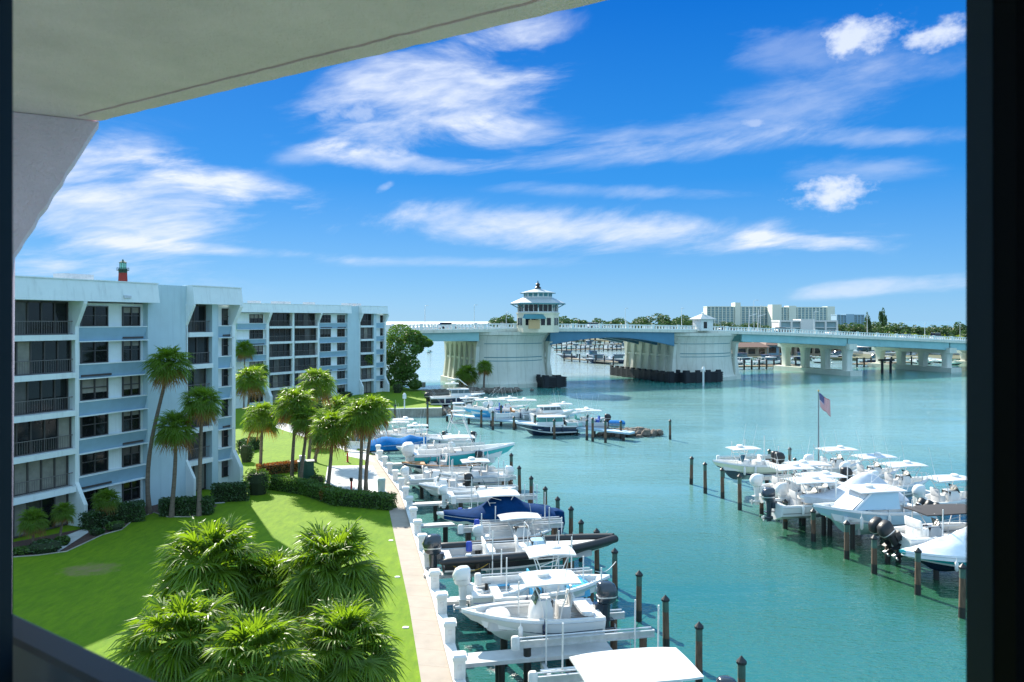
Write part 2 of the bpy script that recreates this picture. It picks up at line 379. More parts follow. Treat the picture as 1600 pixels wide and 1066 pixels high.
# ------------------------------------------------------------------ water and land
mb = MB()
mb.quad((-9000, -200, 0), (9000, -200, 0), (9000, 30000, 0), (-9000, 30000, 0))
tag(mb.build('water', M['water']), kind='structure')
SW = [(4.0, -5), (.65, 15), (-2.22, 29.3), (-3.8, 37.5), (-8.0, 57.3), (-9.0, 61.6), (-13.2, 75.5), (-14.0, 79), (-19.5, 87), (-20.5, 119), (-11.0, 120.5), (-11.5, 126), (-15, 140), (-17, 150)]
def swx(Y):
    for (x0, y0), (x1, y1) in zip(SW, SW[1:]):
        if y0 <= Y <= y1: return x0+(x1-x0)*(Y-y0)/(y1-y0)
    return 0
def land(name, poly, z, thick, m, loc=(0, 0, 0)):
    mb = MB(); n = len(poly)
    mb.v = [(x, y, z) for x, y in poly]+[(x, y, z-thick) for x, y in poly]
    mb.f = [tuple(range(n))]+[(i, i+n, (i+1) % n+n, (i+1) % n) for i in range(n)]; mb.m = [0]*(n+1)
    return mb.build(name, m)
lawn_poly = SW+[(-23, 160), (-30, 185), (-60, 230), (-400, 260), (-400, -5)]
tag(land('lawn', lawn_poly, 1.2, 3, M['grass']), kind='structure')
# sea wall: concrete cap and face running round the basin
mb = MB()
def offs(poly, d):
    out = []
    for i, p in enumerate(poly):
        a = Vector(poly[max(i-1, 0)]); b = Vector(poly[min(i+1, len(poly)-1)]); t = (b-a).normalized(); nrm = Vector((t.y, -t.x))
        out.append(Vector(p)+nrm*d)
    return out
swall = SW[:11]
inner = offs(swall, -.05); outer = offs(swall, .38)
for i in range(len(swall)-1):
    a, b, c, d = inner[i], outer[i], outer[i+1], inner[i+1]
    mb.loft([[(a.x, a.y, -2), (b.x, b.y, -2), (b.x, b.y, 1.27), (a.x, a.y, 1.27)], [(d.x, d.y, -2), (c.x, c.y, -2), (c.x, c.y, 1.27), (d.x, d.y, 1.27)]])
t = mb.build('sea_wall', M['seawall']); tag(t, 'grey concrete sea wall edging the lawn and the boat basin', 'sea wall')
o2 = offs(swall, .42)
mb = MB()
for i in range(len(swall)-1):
    a, b, c, d = inner[i], o2[i], o2[i+1], inner[i+1]
    mb.loft([[(a.x, a.y, 1.272), (b.x, b.y, 1.272), (b.x, b.y, 1.36), (a.x, a.y, 1.36)], [(d.x, d.y, 1.272), (c.x, c.y, 1.272), (c.x, c.y, 1.36), (d.x, d.y, 1.36)]])
mb.build('coping', M['white_paint'], t)
def path_mat():
    m = M['concrete']; nt = m.node_tree; g = NG(nt); b = nt.nodes['Principled BSDF']; src = b.inputs['Base Color'].links[0].from_socket
    tc = g.n('ShaderNodeTexCoord'); sp = g.n('ShaderNodeSeparateXYZ'); nt.links.new(tc.outputs['Object'], sp.inputs[0])
    q = g.m('ADD', sp.outputs[1], g.m('MULTIPLY', sp.outputs[0], .2))
    line = g.m('LESS_THAN', g.m('FRACT', g.m('DIVIDE', q, 1.5)), .03)
    tone = g.n('ShaderNodeTexWhiteNoise', noise_dimensions='1D'); nt.links.new(g.m('FLOOR', g.m('DIVIDE', q, 1.5)), tone.inputs['W'])
    c = g.mix(g.m('MULTIPLY', tone.outputs[0], .22), src, (.30, .245, .20, 1))
    nt.links.new(g.mix(g.m('MULTIPLY', line, .6), c, (.25, .2, .16, 1)), b.inputs['Base Color'])
path_mat()
mb = MB()
ia = offs(SW[:8], -.05); ib = offs(SW[:8], -1.22)
for i in range(7): mb.quad((ib[i].x, ib[i].y, 1.206), (ia[i].x, ia[i].y, 1.206), (ia[i+1].x, ia[i+1].y, 1.206), (ib[i+1].x, ib[i+1].y, 1.206))
tag(mb.build('walkway', M['concrete']), kind='structure')
# white concrete pad behind the hedge and the path that leaves it
mb = MB()
mb.quad(P(505, 768, 1.21), P(606, 772, 1.21), P(582, 727, 1.21), P(512, 728, 1.21))
mb.quad(P(540, 712, 1.214), P(586, 722, 1.214), P(574, 706, 1.214), P(548, 703, 1.214))
mb.quad(P(430, 668, 1.21), P(552, 708, 1.214), P(560, 700, 1.214), P(436, 658, 1.21))
tag(mb.build('path', M['dock']), kind='structure')

# mulch beds along the near block
mb = MB()
bed = [P(px, py, 1.208) for px, py in ((6, 872), (60, 868), (104, 862), (128, 851), (160, 836), (190, 828), (208, 813), (240, 801), (262, 808), (300, 808), (326, 797), (340, 790), (300, 778), (230, 790), (130, 826), (6, 850))]
mb.add([p for p in bed], [tuple(range(len(bed)))])
tag(mb.build('planting_bed', M['mulch']), kind='structure')
mb = MB(); mb.tube([p+Vector((0, 0, .01)) for p in bed[:11]], .045, 6); tag(mb.build('bed_edging', M['seawall']), 'thin pale stone edging curving round the planting bed', 'edging')
mb = MB()
mb.add([P(92, 862, 1.214), P(138, 832, 1.214), P(136, 824, 1.214), P(100, 838, 1.214), P(60, 856, 1.214)], [(0, 1, 2, 3, 4)])
mb.add([P(322, 788, 1.214), P(352, 786, 1.214), P(346, 780, 1.214), P(322, 782, 1.214)], [(0, 1, 2, 3)])
tag(mb.build('patio', M['dock']), kind='structure')

# ------------------------------------------------------------------ apartment buildings
def rz_frame(o, u):
    return math.atan2(u.y, u.x)
def building(name, label, p0, p1, cols, zl, zpar0, zpar1, depth, door_gnd=True):
    """p0,p1: ends of the outer facade plane on the ground; cols in photo columns turned into metres along the facade.
       local x along facade, local -y outward (toward the water), z up"""
    o0 = Vector((p0[0], p0[1])); o1 = Vector((p1[0], p1[1])); u = (o1-o0).normalized(); L = (o1-o0).length
    root = empty(name, (o0.x, o0.y, 1.2), math.atan2(u.y, u.x), label, 'apartment building')
    def s(px, n=0.0):
        # distance along the facade (plane pushed n outward) under photo column px
        r = (px-800)/1200; nx, ny = u.y, -u.x
        ax, ay = o0.x+nx*n, o0.y+ny*n
        return (r*ay-ax)/(u.x-r*u.y)
    zt = zpar1-1.2; zb = zpar0-1.2; lv = [z-1.2 for z in zl]     # lv: slab heights from ground up, last = parapet bottom
    D = .85; RG = 1.7                                            # fin face setback, glazing setback
    body = MB(); body.box2((s(cols[0][1]) if cols[0][1] > 22 else -8, RG+.6, -.5), (L-.15, depth, zt-.3))
    body.build('wall', M['stucco'], root)
    rf = MB(); rf.box2((-7.8, D+.2, zt-.35), (L-.35, depth-.2, zt-.28)); rf.build('roof', M['dock'], root)
    for c in cols:
        typ, a, b = c[0], c[1], c[2]
        n = -D
        if typ == 'bay':
            x0, x1 = s(a, n), s(b, n)
            for k in range(6):
                z0 = lv[k]; z1 = lv[k+1]
                if k > 0:
                    sl = MB(); sl.box2((x0, D-.15, z0-.20), (x1, RG+.7, z0+.16)); sl.build('floor_slab', M['stucco'], root)
                gz0 = z0+(.14 if k else .05); gz1 = z1-(.16 if k < 5 else 0)
                fr = MB(); gl = MB(); w = x1-x0; nm = max(2, int(w/1.15)+c[3] if len(c) > 3 else int(w/1.15))
                yy = RG-.15 if k not in (4, 2) else RG-.45
                for q in range(nm+1):
                    xx = x0+.04+(w-.08)*q/nm; fr.box((xx, yy, (gz0+gz1)/2), (.09, .1, gz1-gz0))
                for zz in (gz0+.05, gz1-.05): fr.box(((x0+x1)/2, yy, zz), (w, .1, .1))
                wn = fr.build('window', M['frame'], root)
                for q in range(nm):
                    xa = x0+.04+(w-.08)*q/nm; xb = x0+.04+(w-.08)*(q+1)/nm
                    mi = (2 if random.random() < (.45 if k in (0, 1) else .07) else (1 if random.random() < .3 else 0))
                    gl.quad((xa, yy+.03, gz0), (xb, yy+.03, gz0), (xb, yy+.03, gz1), (xa, yy+.03, gz1), mi)
                gl.build('pane', [M['glass'], M['curtain'], M['blind']], wn)
                if k > 0:
                    rl = MB(); yr = RG-.5
                    rl.box(((x0+x1)/2, yr-.12, z0+1.05), (w, .05, .05))
                    rl.box(((x0+x1)/2, yr-.12, z0+.22), (w, .03, .03))
                    for q in range(int(w/.16)): rl.box((x0+.1+q*.16, yr-.12, z0+.62), (.016, .016, .84))
                    rl.build('railing', M['railbrown'], root)
        elif typ == 'win':
            solid = MB()                      # recessed wall panel with planter bands; c[3] = list of window columns
            x0, x1 = s(a, n), s(b, n); yw = RG-.35
            for k in range(6):
                z0, z1 = lv[k], lv[k+1]
                wz0, wz1 = z0+.72, z1-.28
                solid.box2((x0, yw, z0-.02), (x1, RG+.7, z1-.03))
                for (wa, wb) in c[3]:
                    xa, xb = s(wa, -yw), s(wb, -yw); fr = MB(); w = xb-xa
                    nm = 3 if w > 2.2 else 2
                    if w < .9: nm = 1
                    for q in range(nm+1): fr.box((xa+w*q/nm, yw-.05, (wz0+wz1)/2), (.08, .12, wz1-wz0+.08))
                    for zz in (wz0, wz1, (wz0+wz1)/2+.05): fr.box(((xa+xb)/2, yw-.05, zz), (w+.08, .10, .07))
                    if (k*7+int(wa)) % 3 == 0: fr.box(((xa+xb)/2, yw-.16, wz1+.14), (w+.3, .28, .14))
                    wn = fr.build('window', M['frame'], root)
                    gl = MB(); zs_ = wz1-(wz1-wz0)*random.choice([.001, .001, .3, .5, .7]); gl.quad((xa, yw-.02, wz0), (xb, yw-.02, wz0), (xb, yw-.02, zs_), (xa, yw-.02, zs_), 0); gl.quad((xa, yw-.02, zs_), (xb, yw-.02, zs_), (xb, yw-.02, wz1), (xa, yw-.02, wz1), random.choice([1, 2]))
                    gl.build('pane', [M['glass'], M['curtain'], M['blind']], wn)
                if k == 5: solid.build('facade_panel', M['stucco'], root)
                if k > 0:                       # leaning planter band with a white ledge
                    pl = MB(); zb0 = z0-.30; zb1 = z0+.62
                    pl.loft([[(x0, yw+.02, zb0), (x0, yw-.18, zb0), (x0, yw-.42, zb1), (x0, yw+.02, zb1)], [(x1, yw+.02, zb0), (x1, yw-.18, zb0), (x1, yw-.42, zb1), (x1, yw+.02, zb1)]], 1)
                    pl.box2((x0, yw+.02, zb0-.07), (x1+.1, yw-.50, zb0-.002), 0); pl.box2((x0, yw+.02, zb1+.002), (x1, yw-.46, zb1+.07), 0)
                    pl.build('planter_band', [M['stucco'], M['stucco_band']], root)
        elif typ == 'wall':
            x0, x1 = s(a, n), s(b, n); solid = MB(); solid.box2((x0, D, -.5), (x1, RG+.7, zt-.001)); solid.build('facade_panel', M['stucco_wall'], root)
        elif typ == 'fin':
            x1 = s(b, n); w = max(.22, s(b, n)-s(a, n)); x0 = x1-w
            f0 = c[3] if len(c) > 3 else (1, 1)
            prof = [(RG+.7, -.5), (0 if f0[0] else D, -.5), (0 if f0[0] else D, lv[0]+1.5), (D, lv[0]+2.9), (D, lv[5]+.7), (0.02 if f0[1] else D, lv[6]-.1), (0.02 if f0[1] else D, lv[6]+.05), (RG+.7, lv[6]+.05)]
            fm = MB(); fm.loft([[(x0, y, z) for y, z in prof], [(x1, y, z) for y, z in prof]]); fm.build('fin', M['stucco'], root)
    
    return root, s, (zb, zt)
LV1 = [1.2, 3.72, 6.27, 8.82, 11.36, 13.9, 16.25]
p0 = Vector((-30.5, 46.8)); p1 = Vector((-22.6, 64.6))
# near block
b1, s1, (zb1, zt1) = building('apartment_building', 'white six storey apartment block nearest the camera, behind the leaning palms', p0, p1,
    [('bay', 8, 117, 1), ('fin', 117.5, 123.5), ('win', 124, 231, [(126, 167), (191, 217)]), ('wall', 231, 292), ('fin', 291, 293.5), ('bay', 294, 331), ('wall', 331.5, 341), ('win', 341.5, 364, [(347, 359)]), ('fin', 363, 368)], LV1, 16.25, 17.7, 14)
def parapets(root, s, zb, zt, segs, L):
    for a, b in segs:
        x0, x1 = (s(a) if a > 25 else -9), min(s(b), L); mb = MB()
        mb.loft([[(x0, 0, zb), (x0, 1.2, zb), (x0, 1.2, zt), (x0, .22, zt)], [(x1, 0, zb), (x1, 1.2, zb), (x1, 1.2, zt), (x1, .22, zt)]])
        mb.box2((x0, .16, zt+.002), (x1+.02, 1.25, zt+.07)); mb.build('parapet', M['stucco'], root)
L1 = (p1-p0).length
parapets(b1, s1, zb1+.05, zt1, [(8, 250), (304, 381)], L1)
mb = MB(); xx = s1(110); mb.box((s1(165), 3.2, zt1+.1), (2.2, 1.2, .9)); mb.build('roof_vent', M['metal'], b1)
mb = MB(); mb.box((s1(197), -.06+.07, zb1+.42), (.34, .10, .2)); mb.box((s1(202), -.0, zb1+.42), (.3, .10, .16)); mb.build('floodlight', M['metal'], b1)
# far block
q0 = Vector((-42.0, 120.0)); q1 = Vector((-24.0, 149.0))
b2, s2, (zb2, zt2) = building('apartment_building', 'white six storey apartment block farther off, standing at the point beside the bridge', q0, q1,
    [('win', 372, 416.5, [(390, 410)]), ('fin', 416.5, 420.5), ('bay', 421, 457), ('fin', 457, 460, (0, 0)), ('bay', 460.5, 496), ('fin', 496.5, 499), ('win', 499.5, 543, [(500.5, 516), (527, 538)]), ('wall', 543, 562), ('fin', 561.5, 563), ('bay', 563.5, 584), ('wall', 584, 588), ('win', 588, 601, [(594, 599)]), ('fin', 601, 603.5)], LV1, 16.25, 17.7, 14)
parapets(b2, s2, zb2+.05, zt2, [(372, 550), (566, 609)], (q1-q0).length)
for px in (423, 459, 470, 508, 567, 580):
    mb = MB(); mb.box((s2(px), 4, zt2+.1), (1.5, 1.5, .9)); mb.build('roof_vent', M['metal'], b2)

# ------------------------------------------------------------------ own balcony: ceiling slab, side fin, window frames, rail
h = 1.3; zc = H+h
Pc1 = Vector((-.5375*3.85*h, 3.85*h)); Pc2 = Vector((.125*2.395*h, 2.395*h)); ed = (Pc2-Pc1).normalized()
nin = Vector((ed.y, -ed.x))                       # inward (toward the camera side)
if nin.y > 0: nin = -nin
mb = MB(); N = 120
edge = []
for i in range(N+1):
    t = i/N*9.0; p = Pc1+ed*t; j = noise.noise(Vector((t*9, 0, 0)))*.012+noise.noise(Vector((t*30, 3, 0)))*.006
    edge.append(p-nin*j)
# ceiling slab, extended over the camera, with a drip groove near its outer edge
far = [p+nin*7 for p in (edge[-1], edge[0])]
A = [(p.x, p.y) for p in edge]
gr0 = [(p+nin*.13) for p in edge]; gr1 = [(p+nin*.155) for p in edge]
ins = [(p+nin*7.0) for p in edge]
ext = ed*-4.0
for i in range(N):
    def q4(a, b, za, zb_):
        mb.quad((a[i].x, a[i].y, za), (a[i+1].x, a[i+1].y, za), (b[i+1].x, b[i+1].y, zb_), (b[i].x, b[i].y, zb_))
    q4(edge, gr0, zc, zc); q4(gr0, gr0, zc, zc+.012); q4(gr0, gr1, zc+.012, zc+.012); q4(gr1, gr1, zc+.012, zc); q4(gr1, ins, zc, zc)
    q4(edge, edge, zc+.35, zc); q4(ins, edge, zc+.35, zc+.35)
a = edge[0]; b = ins[0]; c_ = b+ext; d = a+ext*.05+nin*.3
mb.loft([[(x.x, x.y, zc) for x in (a, b, c_, a+ext+nin*2.2)], [(x.x, x.y, zc+.35) for x in (a, b, c_, a+ext+nin*2.2)]])
tag(mb.build('balcony_ceiling', M['balcony']), 'rough cream stucco balcony ceiling overhead with a drip groove along its edge', 'ceiling')
# side fin with the slanted outer edge
P0 = Vector((-.65*3.67*h, 3.67*h)); fd = (P0-Pc1).normalized(); fl = (P0-Pc1).length; fn = Vector((-fd.y, fd.x))
if fn.y < 0: fn = -fn
mb = MB(); pts = []
NN = 40
zlow = H+.309*h
for i in range(NN+1):
    t = i/NN; p = Pc1+fd*(fl*t); j = noise.noise(Vector((t*12, 7, 0)))*.010+noise.noise(Vector((t*40, 7, 2)))*.006
    pts.append((p.x+fd.x*j, p.y+fd.y*j, zc+(zlow-zc)*t))
pe = Pc1+fd*(fl+.02)
pts.append((pe.x, pe.y, H-2.6)); pz = Pc1+fd*(fl+2.5); pts += [(pz.x, pz.y, H-2.6), (pz.x, pz.y, zc-.004)]
pts[0] = (Pc1.x, Pc1.y, zc-.004)
n = len(pts)
mb.v = pts+[(x+fn.x*.22, y+fn.y*.22, z) for x, y, z in pts]
mb.f = [tuple(range(n)), tuple(reversed(range(n, 2*n)))]+[(i, (i+1) % n, (i+1) % n+n, i+n) for i in range(n)]; mb.m = [0]*len(mb.f)
tag(mb.build('balcony_wall', M['balcony']), 'pale stucco balcony side wall whose outer edge slants inward as it drops', 'wall')
fo = Vector((-.69, 1.20)); fdir = Vector((.83, -.56)).normalized(); fin_ = Vector((fdir.y, -fdir.x))
if fin_.y > 0: fin_ = -fin_
q0_ = fo-fdir*4-fin_*.12; q1_ = fo+fdir*6-fin_*.12
mb = MB(); mb.prism([tuple(q0_), tuple(q1_), tuple(q1_+fin_*5), tuple(q0_+fin_*5)], H-1.85, H-1.6)
tag(mb.build('balcony_floor', mat('floor_tile', (.78, .70, .64), .5, var=.1)), 'pale tiled balcony floor slab under the railing', 'floor')
# aluminium window frame close to the camera
M['blackframe'] = mat('black_frame', (.0008, .001, .0015), .7, spec=.05)
M['mullion'] = mat('bronze_mullion', (.005, .014, .024), .6, spec=.15, var=.2)
fr = empty('window_frame', (0, 1.1, 13.4), 0, 'dark aluminium window frame close up, its posts at left and right of the view', 'window frame')
xr = .5912*1.164; mb = MB(); mb.box2((xr, 0, 0), (xr+.055, .064, 3.3)); mb.build('post', M['mullion'], fr)
mb = MB(); mb.box2((xr+.001, -.05, 0), (xr+.26, -.002, 3.3)); mb.build('sliding_panel', M['blackframe'], fr)
xl = -.650*1.14; mb = MB(); mb.box2((xl-.2, 0, 0), (xl, .04, 3.3)); mb.build('post', M['mullion'], fr)
# balcony rail crossing the lower left corner
ra = Vector((-.868*1.0-.55, 1.28+.38)); rb_ = Vector((-.53+.9, 1.064-.62))
zr = H-.5
ra = Vector((-.855, 1.283))+Vector((-.32, .22)).normalized()*1.2; rb_ = Vector((-.533, 1.066))+Vector((.32, -.22)).normalized()*1.6
rl = empty('balcony_railing', (0, 0, H-1.6), 0, 'dark metal balcony railing crossing the lower left corner', 'railing')
dd = (rb_-ra).normalized(); nn = Vector((dd.y, -dd.x))
mb = MB(); w = .028
mb.loft([[(p.x+nn.x*a_, p.y+nn.y*a_, zz) for a_, zz in ((-w, 1.03), (w, 1.03), (w, 1.095), (w-.008, 1.1), (-w+.008, 1.1), (-w, 1.095))] for p in (ra, rb_)])
M['railm'] = mat('rail_paint', (.035, .045, .055), .4, var=.1)
mb.build('handrail', M['railm'], rl)
mb = MB()
for i in range(22):
    p = ra+dd*(.06+i*.13); mb.box((p.x, p.y, .56), (.016, .016, .94), 0, math.atan2(dd.y, dd.x))
mb.build('baluster', M['railm'], rl)
mb = MB(); mb.loft([[(p.x+nn.x*a_, p.y+nn.y*a_, zz) for a_, zz in ((-.015, .06), (.015, .06), (.015, .1), (-.015, .1))] for p in (ra, rb_)]); mb.build('lower_rail', M['railm'], rl)

# ------------------------------------------------------------------ vegetation
def palm_crown_mesh(name, seed, nf=42, nl=24, size=1.0, dead=.12, segs=3, lw=.042):
    rnd = random.Random(seed); mb = MB(); up = Vector((0, 0, 1))
    for i in range(nf):
        t = (i+.5)/nf; e = R(82-132*t**.85+rnd.uniform(-8, 8)); ph = i*2.39996+rnd.uniform(-.3, .3)
        mi = 0
        if t > .80: mi = 1 if rnd.random() < .65 else 0
        if t > .86 and rnd.random() < dead*5: mi = 2
        d = Vector((math.cos(e)*math.cos(ph), math.cos(e)*math.sin(ph), math.sin(e)))
        lp = size*rnd.uniform(.75, 1.05)*(1.0 if t > .1 else .7)
        p0 = Vector((0, 0, -.15*t)); p1 = p0+d*lp*.5; p2 = p0+d*lp-up*lp*.10*math.cos(e)
        mb.tube([p0, p1, p2], [.028, .02, .014], 4, mi, False)
        ax = (p2-p1).normalized(); ax = (ax-up*.18).normalized()
        sd_ = ax.cross(up)
        sd_ = Vector((math.cos(ph+PI/2), math.sin(ph+PI/2), 0)) if sd_.length < .2 else sd_.normalized()
        nr = sd_.cross(ax).normalized()
        tw = rnd.uniform(-.5, .5); sd_, nr = sd_*math.cos(tw)+nr*math.sin(tw), nr*math.cos(tw)-sd_*math.sin(tw)
        LL = size*rnd.uniform(.78, 1.0)
        for k in range(nl):
            a = R(-118+236*(k+.5)/nl+rnd.uniform(-3, 3)); dl = (ax*math.cos(a)+sd_*math.sin(a)+nr*.18*abs(math.sin(a))).normalized()
            l = LL*(1-.30*abs(a)/2.1)*rnd.uniform(.88, 1.05); wv = dl.cross(nr).normalized(); wv = (wv*math.cos(.6)+nr*math.sin(.6)*(1 if k % 2 else -1))
            w0 = lw*size; droop = rnd.uniform(.20, .62)*(1.3 if mi == 2 else 1)
            pts = []; o = p2+ax*.06*math.cos(a)
            for j in range(segs+1):
                s = j/segs; q = o+dl*l*s-up*droop*l*s*s*s; ww = w0*(.35+1.3*s if s < .45 else .94*(1-s)/.55+.03)
                pts.append((q-wv*ww, q+wv*ww))
            vs = [p for pr in pts for p in pr]
            mb.add(vs, [(2*j, 2*j+1, 2*j+3, 2*j+2) for j in range(segs)], mi)
    me = mb.mesh(name, [M['frond'], M['frond_old'], M['frond_dead']])
    return me
crownN = [palm_crown_mesh('crown_near', 11+i, (70, 62, 78)[i], 36, (1.0, 1.06, .94)[i], dead=.16, lw=.034) for i in range(3)]
crownM = [palm_crown_mesh('crown_mid', 31+i, 84, 20, 1.0, segs=2, dead=.22, lw=.034) for i in range(3)]
def trunk_mb(top, base_r, top_r, bend=(0, 0), n=10, rings=14):
    mb = MB(); pts = []; rs = []
    for i in range(rings+1):
        t = i/rings; s = t*t*(3-2*t)
        pts.append((top[0]*s+bend[0]*math.sin(PI*t), top[1]*s+bend[1]*math.sin(PI*t), top[2]*t)); rs.append((base_r+(top_r-base_r)*min(1, t*1.2))*(1.25-.25*min(1, t*8))*(1+.05*(i % 2)))
    mb.tube(pts, rs, n); return mb
def palm(base, crown_px, r_px, seed, label, near=False, bend=(0, 0), group=None, dz=0, tr=.15, z0=1.2):
    """base on the ground, crown centre given by the photo direction at the base's distance"""
    Y = base.y; top = Vector(((crown_px[0]-800)/1200*Y, Y, H-(crown_px[1]-501)/1200*Y)); rel = top-Vector((base.x, base.y, z0)); rel.y = random.uniform(-.4, .4)
    sc = r_px/1200*Y/(1.46 if near else 1.50)
    root = empty('palm_tree', (base.x, base.y, z0), 0, label, 'palm tree', group)
    trunk_mb(rel, tr*1.15, tr*.8, bend).build('trunk', M['trunk'], root)
    o = bpy.data.objects.new('crown', (crownN if near else crownM)[seed % 3]); C.objects.link(o); o.parent = root
    o.location = rel; o.scale = (sc, sc, sc); o.rotation_euler.z = seed*1.7
    return root
# near clump below the balcony: crown centre px, radius px, distance
NP = [((322, 893), 88, 25.5, 'rounded palm crown at the far left of the nearest clump'), ((432, 912), 62, 26.5, 'small dark palm between the two far crowns of the nearest clump'),
      ((520, 890), 84, 25.8, 'palm at the far right of the nearest clump, with upright new fronds'), ((285, 1005), 92, 21.0, 'palm at the near left of the nearest clump, closest to the railing'),
      ((395, 1035), 92, 20.2, 'palm in the front middle of the nearest clump'), ((535, 1018), 86, 21.5, 'palm at the near right of the nearest clump, beside the walkway lawn')]
for i, ((cx, cy), r, Y, lab) in enumerate(NP):
    palm(at(cx+random.uniform(-12, 12), Y, 1.2), (cx, cy), r, i, lab, True, group='palms in the nearest clump', tr=.17)
MPs = [((234, 803), (260, 567), 34, 'tall leaning palm in front of the near block, its trunk curving left at the base', (-.5, 0)),
       ((311, 806), (312, 628), 31, 'straight palm on the right by the clipped hedge of the near block', (0, 0)),
       ((268, 808), (276, 668), 32, 'shorter palm on the left by the clipped hedge of the near block', (.1, 0)),
       ((407, 740), (410, 650), 29, 'palm standing alone on the sunny lawn left of the middle palm group', (0, 0)),
       ((456, 752), (462, 630), 33, 'leftmost palm of the middle group by the hedge', (0, 0)),
       ((470, 757), (480, 655), 26, 'low palm tucked behind the left end of the middle group', (0, 0)),
       ((482, 735), (495, 597), 29, 'tallest palm at the back of the middle group', (0, 0)),
       ((512, 770), (517, 668), 34, 'dark green palm in the centre of the middle group, standing by the hedge', (.1, 0)),
       ((492, 722), (528, 640), 28, 'palm behind the centre of the middle group', (0, 0)),
       ((562, 772), (566, 648), 33, 'palm over the white concrete pad, left one of the pair', (.05, 0)),
       ((572, 770), (583, 640), 30, 'palm over the white concrete pad, right one of the pair', (-.1, 0)),
       ((552, 690), (552, 648), 26, 'low palm behind the pair over the concrete pad', (0, 0)),
       ((566, 614), (568, 557), 15, 'small slim palm against the end of the far block', (0, 0)),
       ((386, 660), (390, 592), 26, 'bushy palm at the corner of the near block', (0, 0)),
       ((381, 640), (382, 545), 16, 'half hidden palm peeping over the corner of the near block', (0, 0)),
       ((405, 650), (407, 578), 14, 'thin palm in front of the left end of the far block', (0, 0)),
       ((498, 700), (497, 676), 18, 'short young palm among the middle trunks', (0, 0))]
for i, (b, c, r, lab, bend) in enumerate(MPs):
    palm(P(b[0], b[1], 1.2), c, r, i, lab, bend=bend, tr=.14 if r > 25 else .10, group='palms on the lawn' if i > 2 else 'palms against the near block')
# young leafy palms in the beds of the near block
for i, (b, c, r, lab) in enumerate([((168, 818), (170, 778), 20, 'small feathery palm by the second bay of the near block'), ((52, 858), (52, 812), 22, 'small feathery palm at the left in front of the ground floor windows'), ((93, 850), (96, 800), 18, 'small feathery palm at the right in front of the ground floor windows'), ((534, 740), (535, 722), 9, 'tiny palm in the far lawn bed')][:3]):
    palm(P(b[0], b[1], 1.2), c, r, i+1, lab, tr=.07, group='young palms in the planting bed')
# palms on the rocky shore near the bridge
SH = [((730, 607), (730, 583), 18, 'full palm on the rocks before the bridge pier'), ((756, 608), (757, 573), 13, 'slimmer taller palm on the rocks before the bridge pier')]
for i, (b, c, r, lab) in enumerate(SH): palm(P(b[0], b[1], .6), c, r, i, lab, tr=.2, group='palms on the shore rocks', z0=.6)

def leafcloud(mb, c, rad, n, size, rnd, mi=0, shell=.55, flat=0.0):
    for i in range(n):
        while True:
            v = Vector((rnd.uniform(-1, 1), rnd.uniform(-1, 1), rnd.uniform(-1, 1)))
            if .05 < v.length < 1: break
        l = v.length; v = v/l*(l**shell)
        p = Vector((c[0]+v.x*rad[0], c[1]+v.y*rad[1], c[2]+v.z*rad[2]))
        d = Vector((rnd.uniform(-1, 1), rnd.uniform(-1, 1), rnd.uniform(-.6, 1))).normalized(); a = d.cross(Vector((0, 0, 1)) if abs(d.z) < .9 else Vector((1, 0, 0))).normalized(); b = d.cross(a)
        s = size*rnd.uniform(.6, 1.3)
        mb.add([p-a*s*.5, p+b*s*.35, p+a*s*.5, p-b*s*.35], [(0, 1, 2, 3)], mi)
def tree_meshes(seed, hgt, rad, n, leaf, lobes=9, m='leaf_far'):
    rnd = random.Random(seed); cr = MB(); tk = MB()
    tk.tube([(0, 0, 0), (rnd.uniform(-.2, .2), 0, hgt*.3), (rnd.uniform(-.3, .3), .1, hgt*.6)], [rad*.09, rad*.06, rad*.03], 7)
    for i in range(lobes):
        a = rnd.uniform(0, 2*PI); rr = rad*rnd.uniform(.1, .68); zz = hgt*rnd.uniform(.42, .84); lr = rad*rnd.uniform(.28, .50)
        c = (math.cos(a)*rr, math.sin(a)*rr, zz)
        tk.tube([(0, 0, hgt*.28), (c[0]*.5, c[1]*.5, zz*.75), c], [rad*.04, rad*.03, rad*.012], 5)
        leafcloud(cr, c, (lr, lr, lr*.8), n//lobes, leaf, rnd)
    return tk.mesh('trunk', M['bark']), cr.mesh('crown', M[m])
TV = [tree_meshes(100+i, 10, 4.6, 1500, .62) for i in range(4)]
TVl = tree_meshes(120, 8, 4.6, 1400, .6, m='leaf_lime')
def tree(tv, loc, hgt, wid, rz, label, group=None, name='tree'):
    r = empty(name, loc, rz, label, 'tree', group)
    for nm, me, in (('trunk', tv[0]), ('crown', tv[1])):
        o = bpy.data.objects.new(nm, me); C.objects.link(o); o.parent = r
    r.scale = (wid/9.2, wid/9.2, hgt/10.0*1.05)
    return r
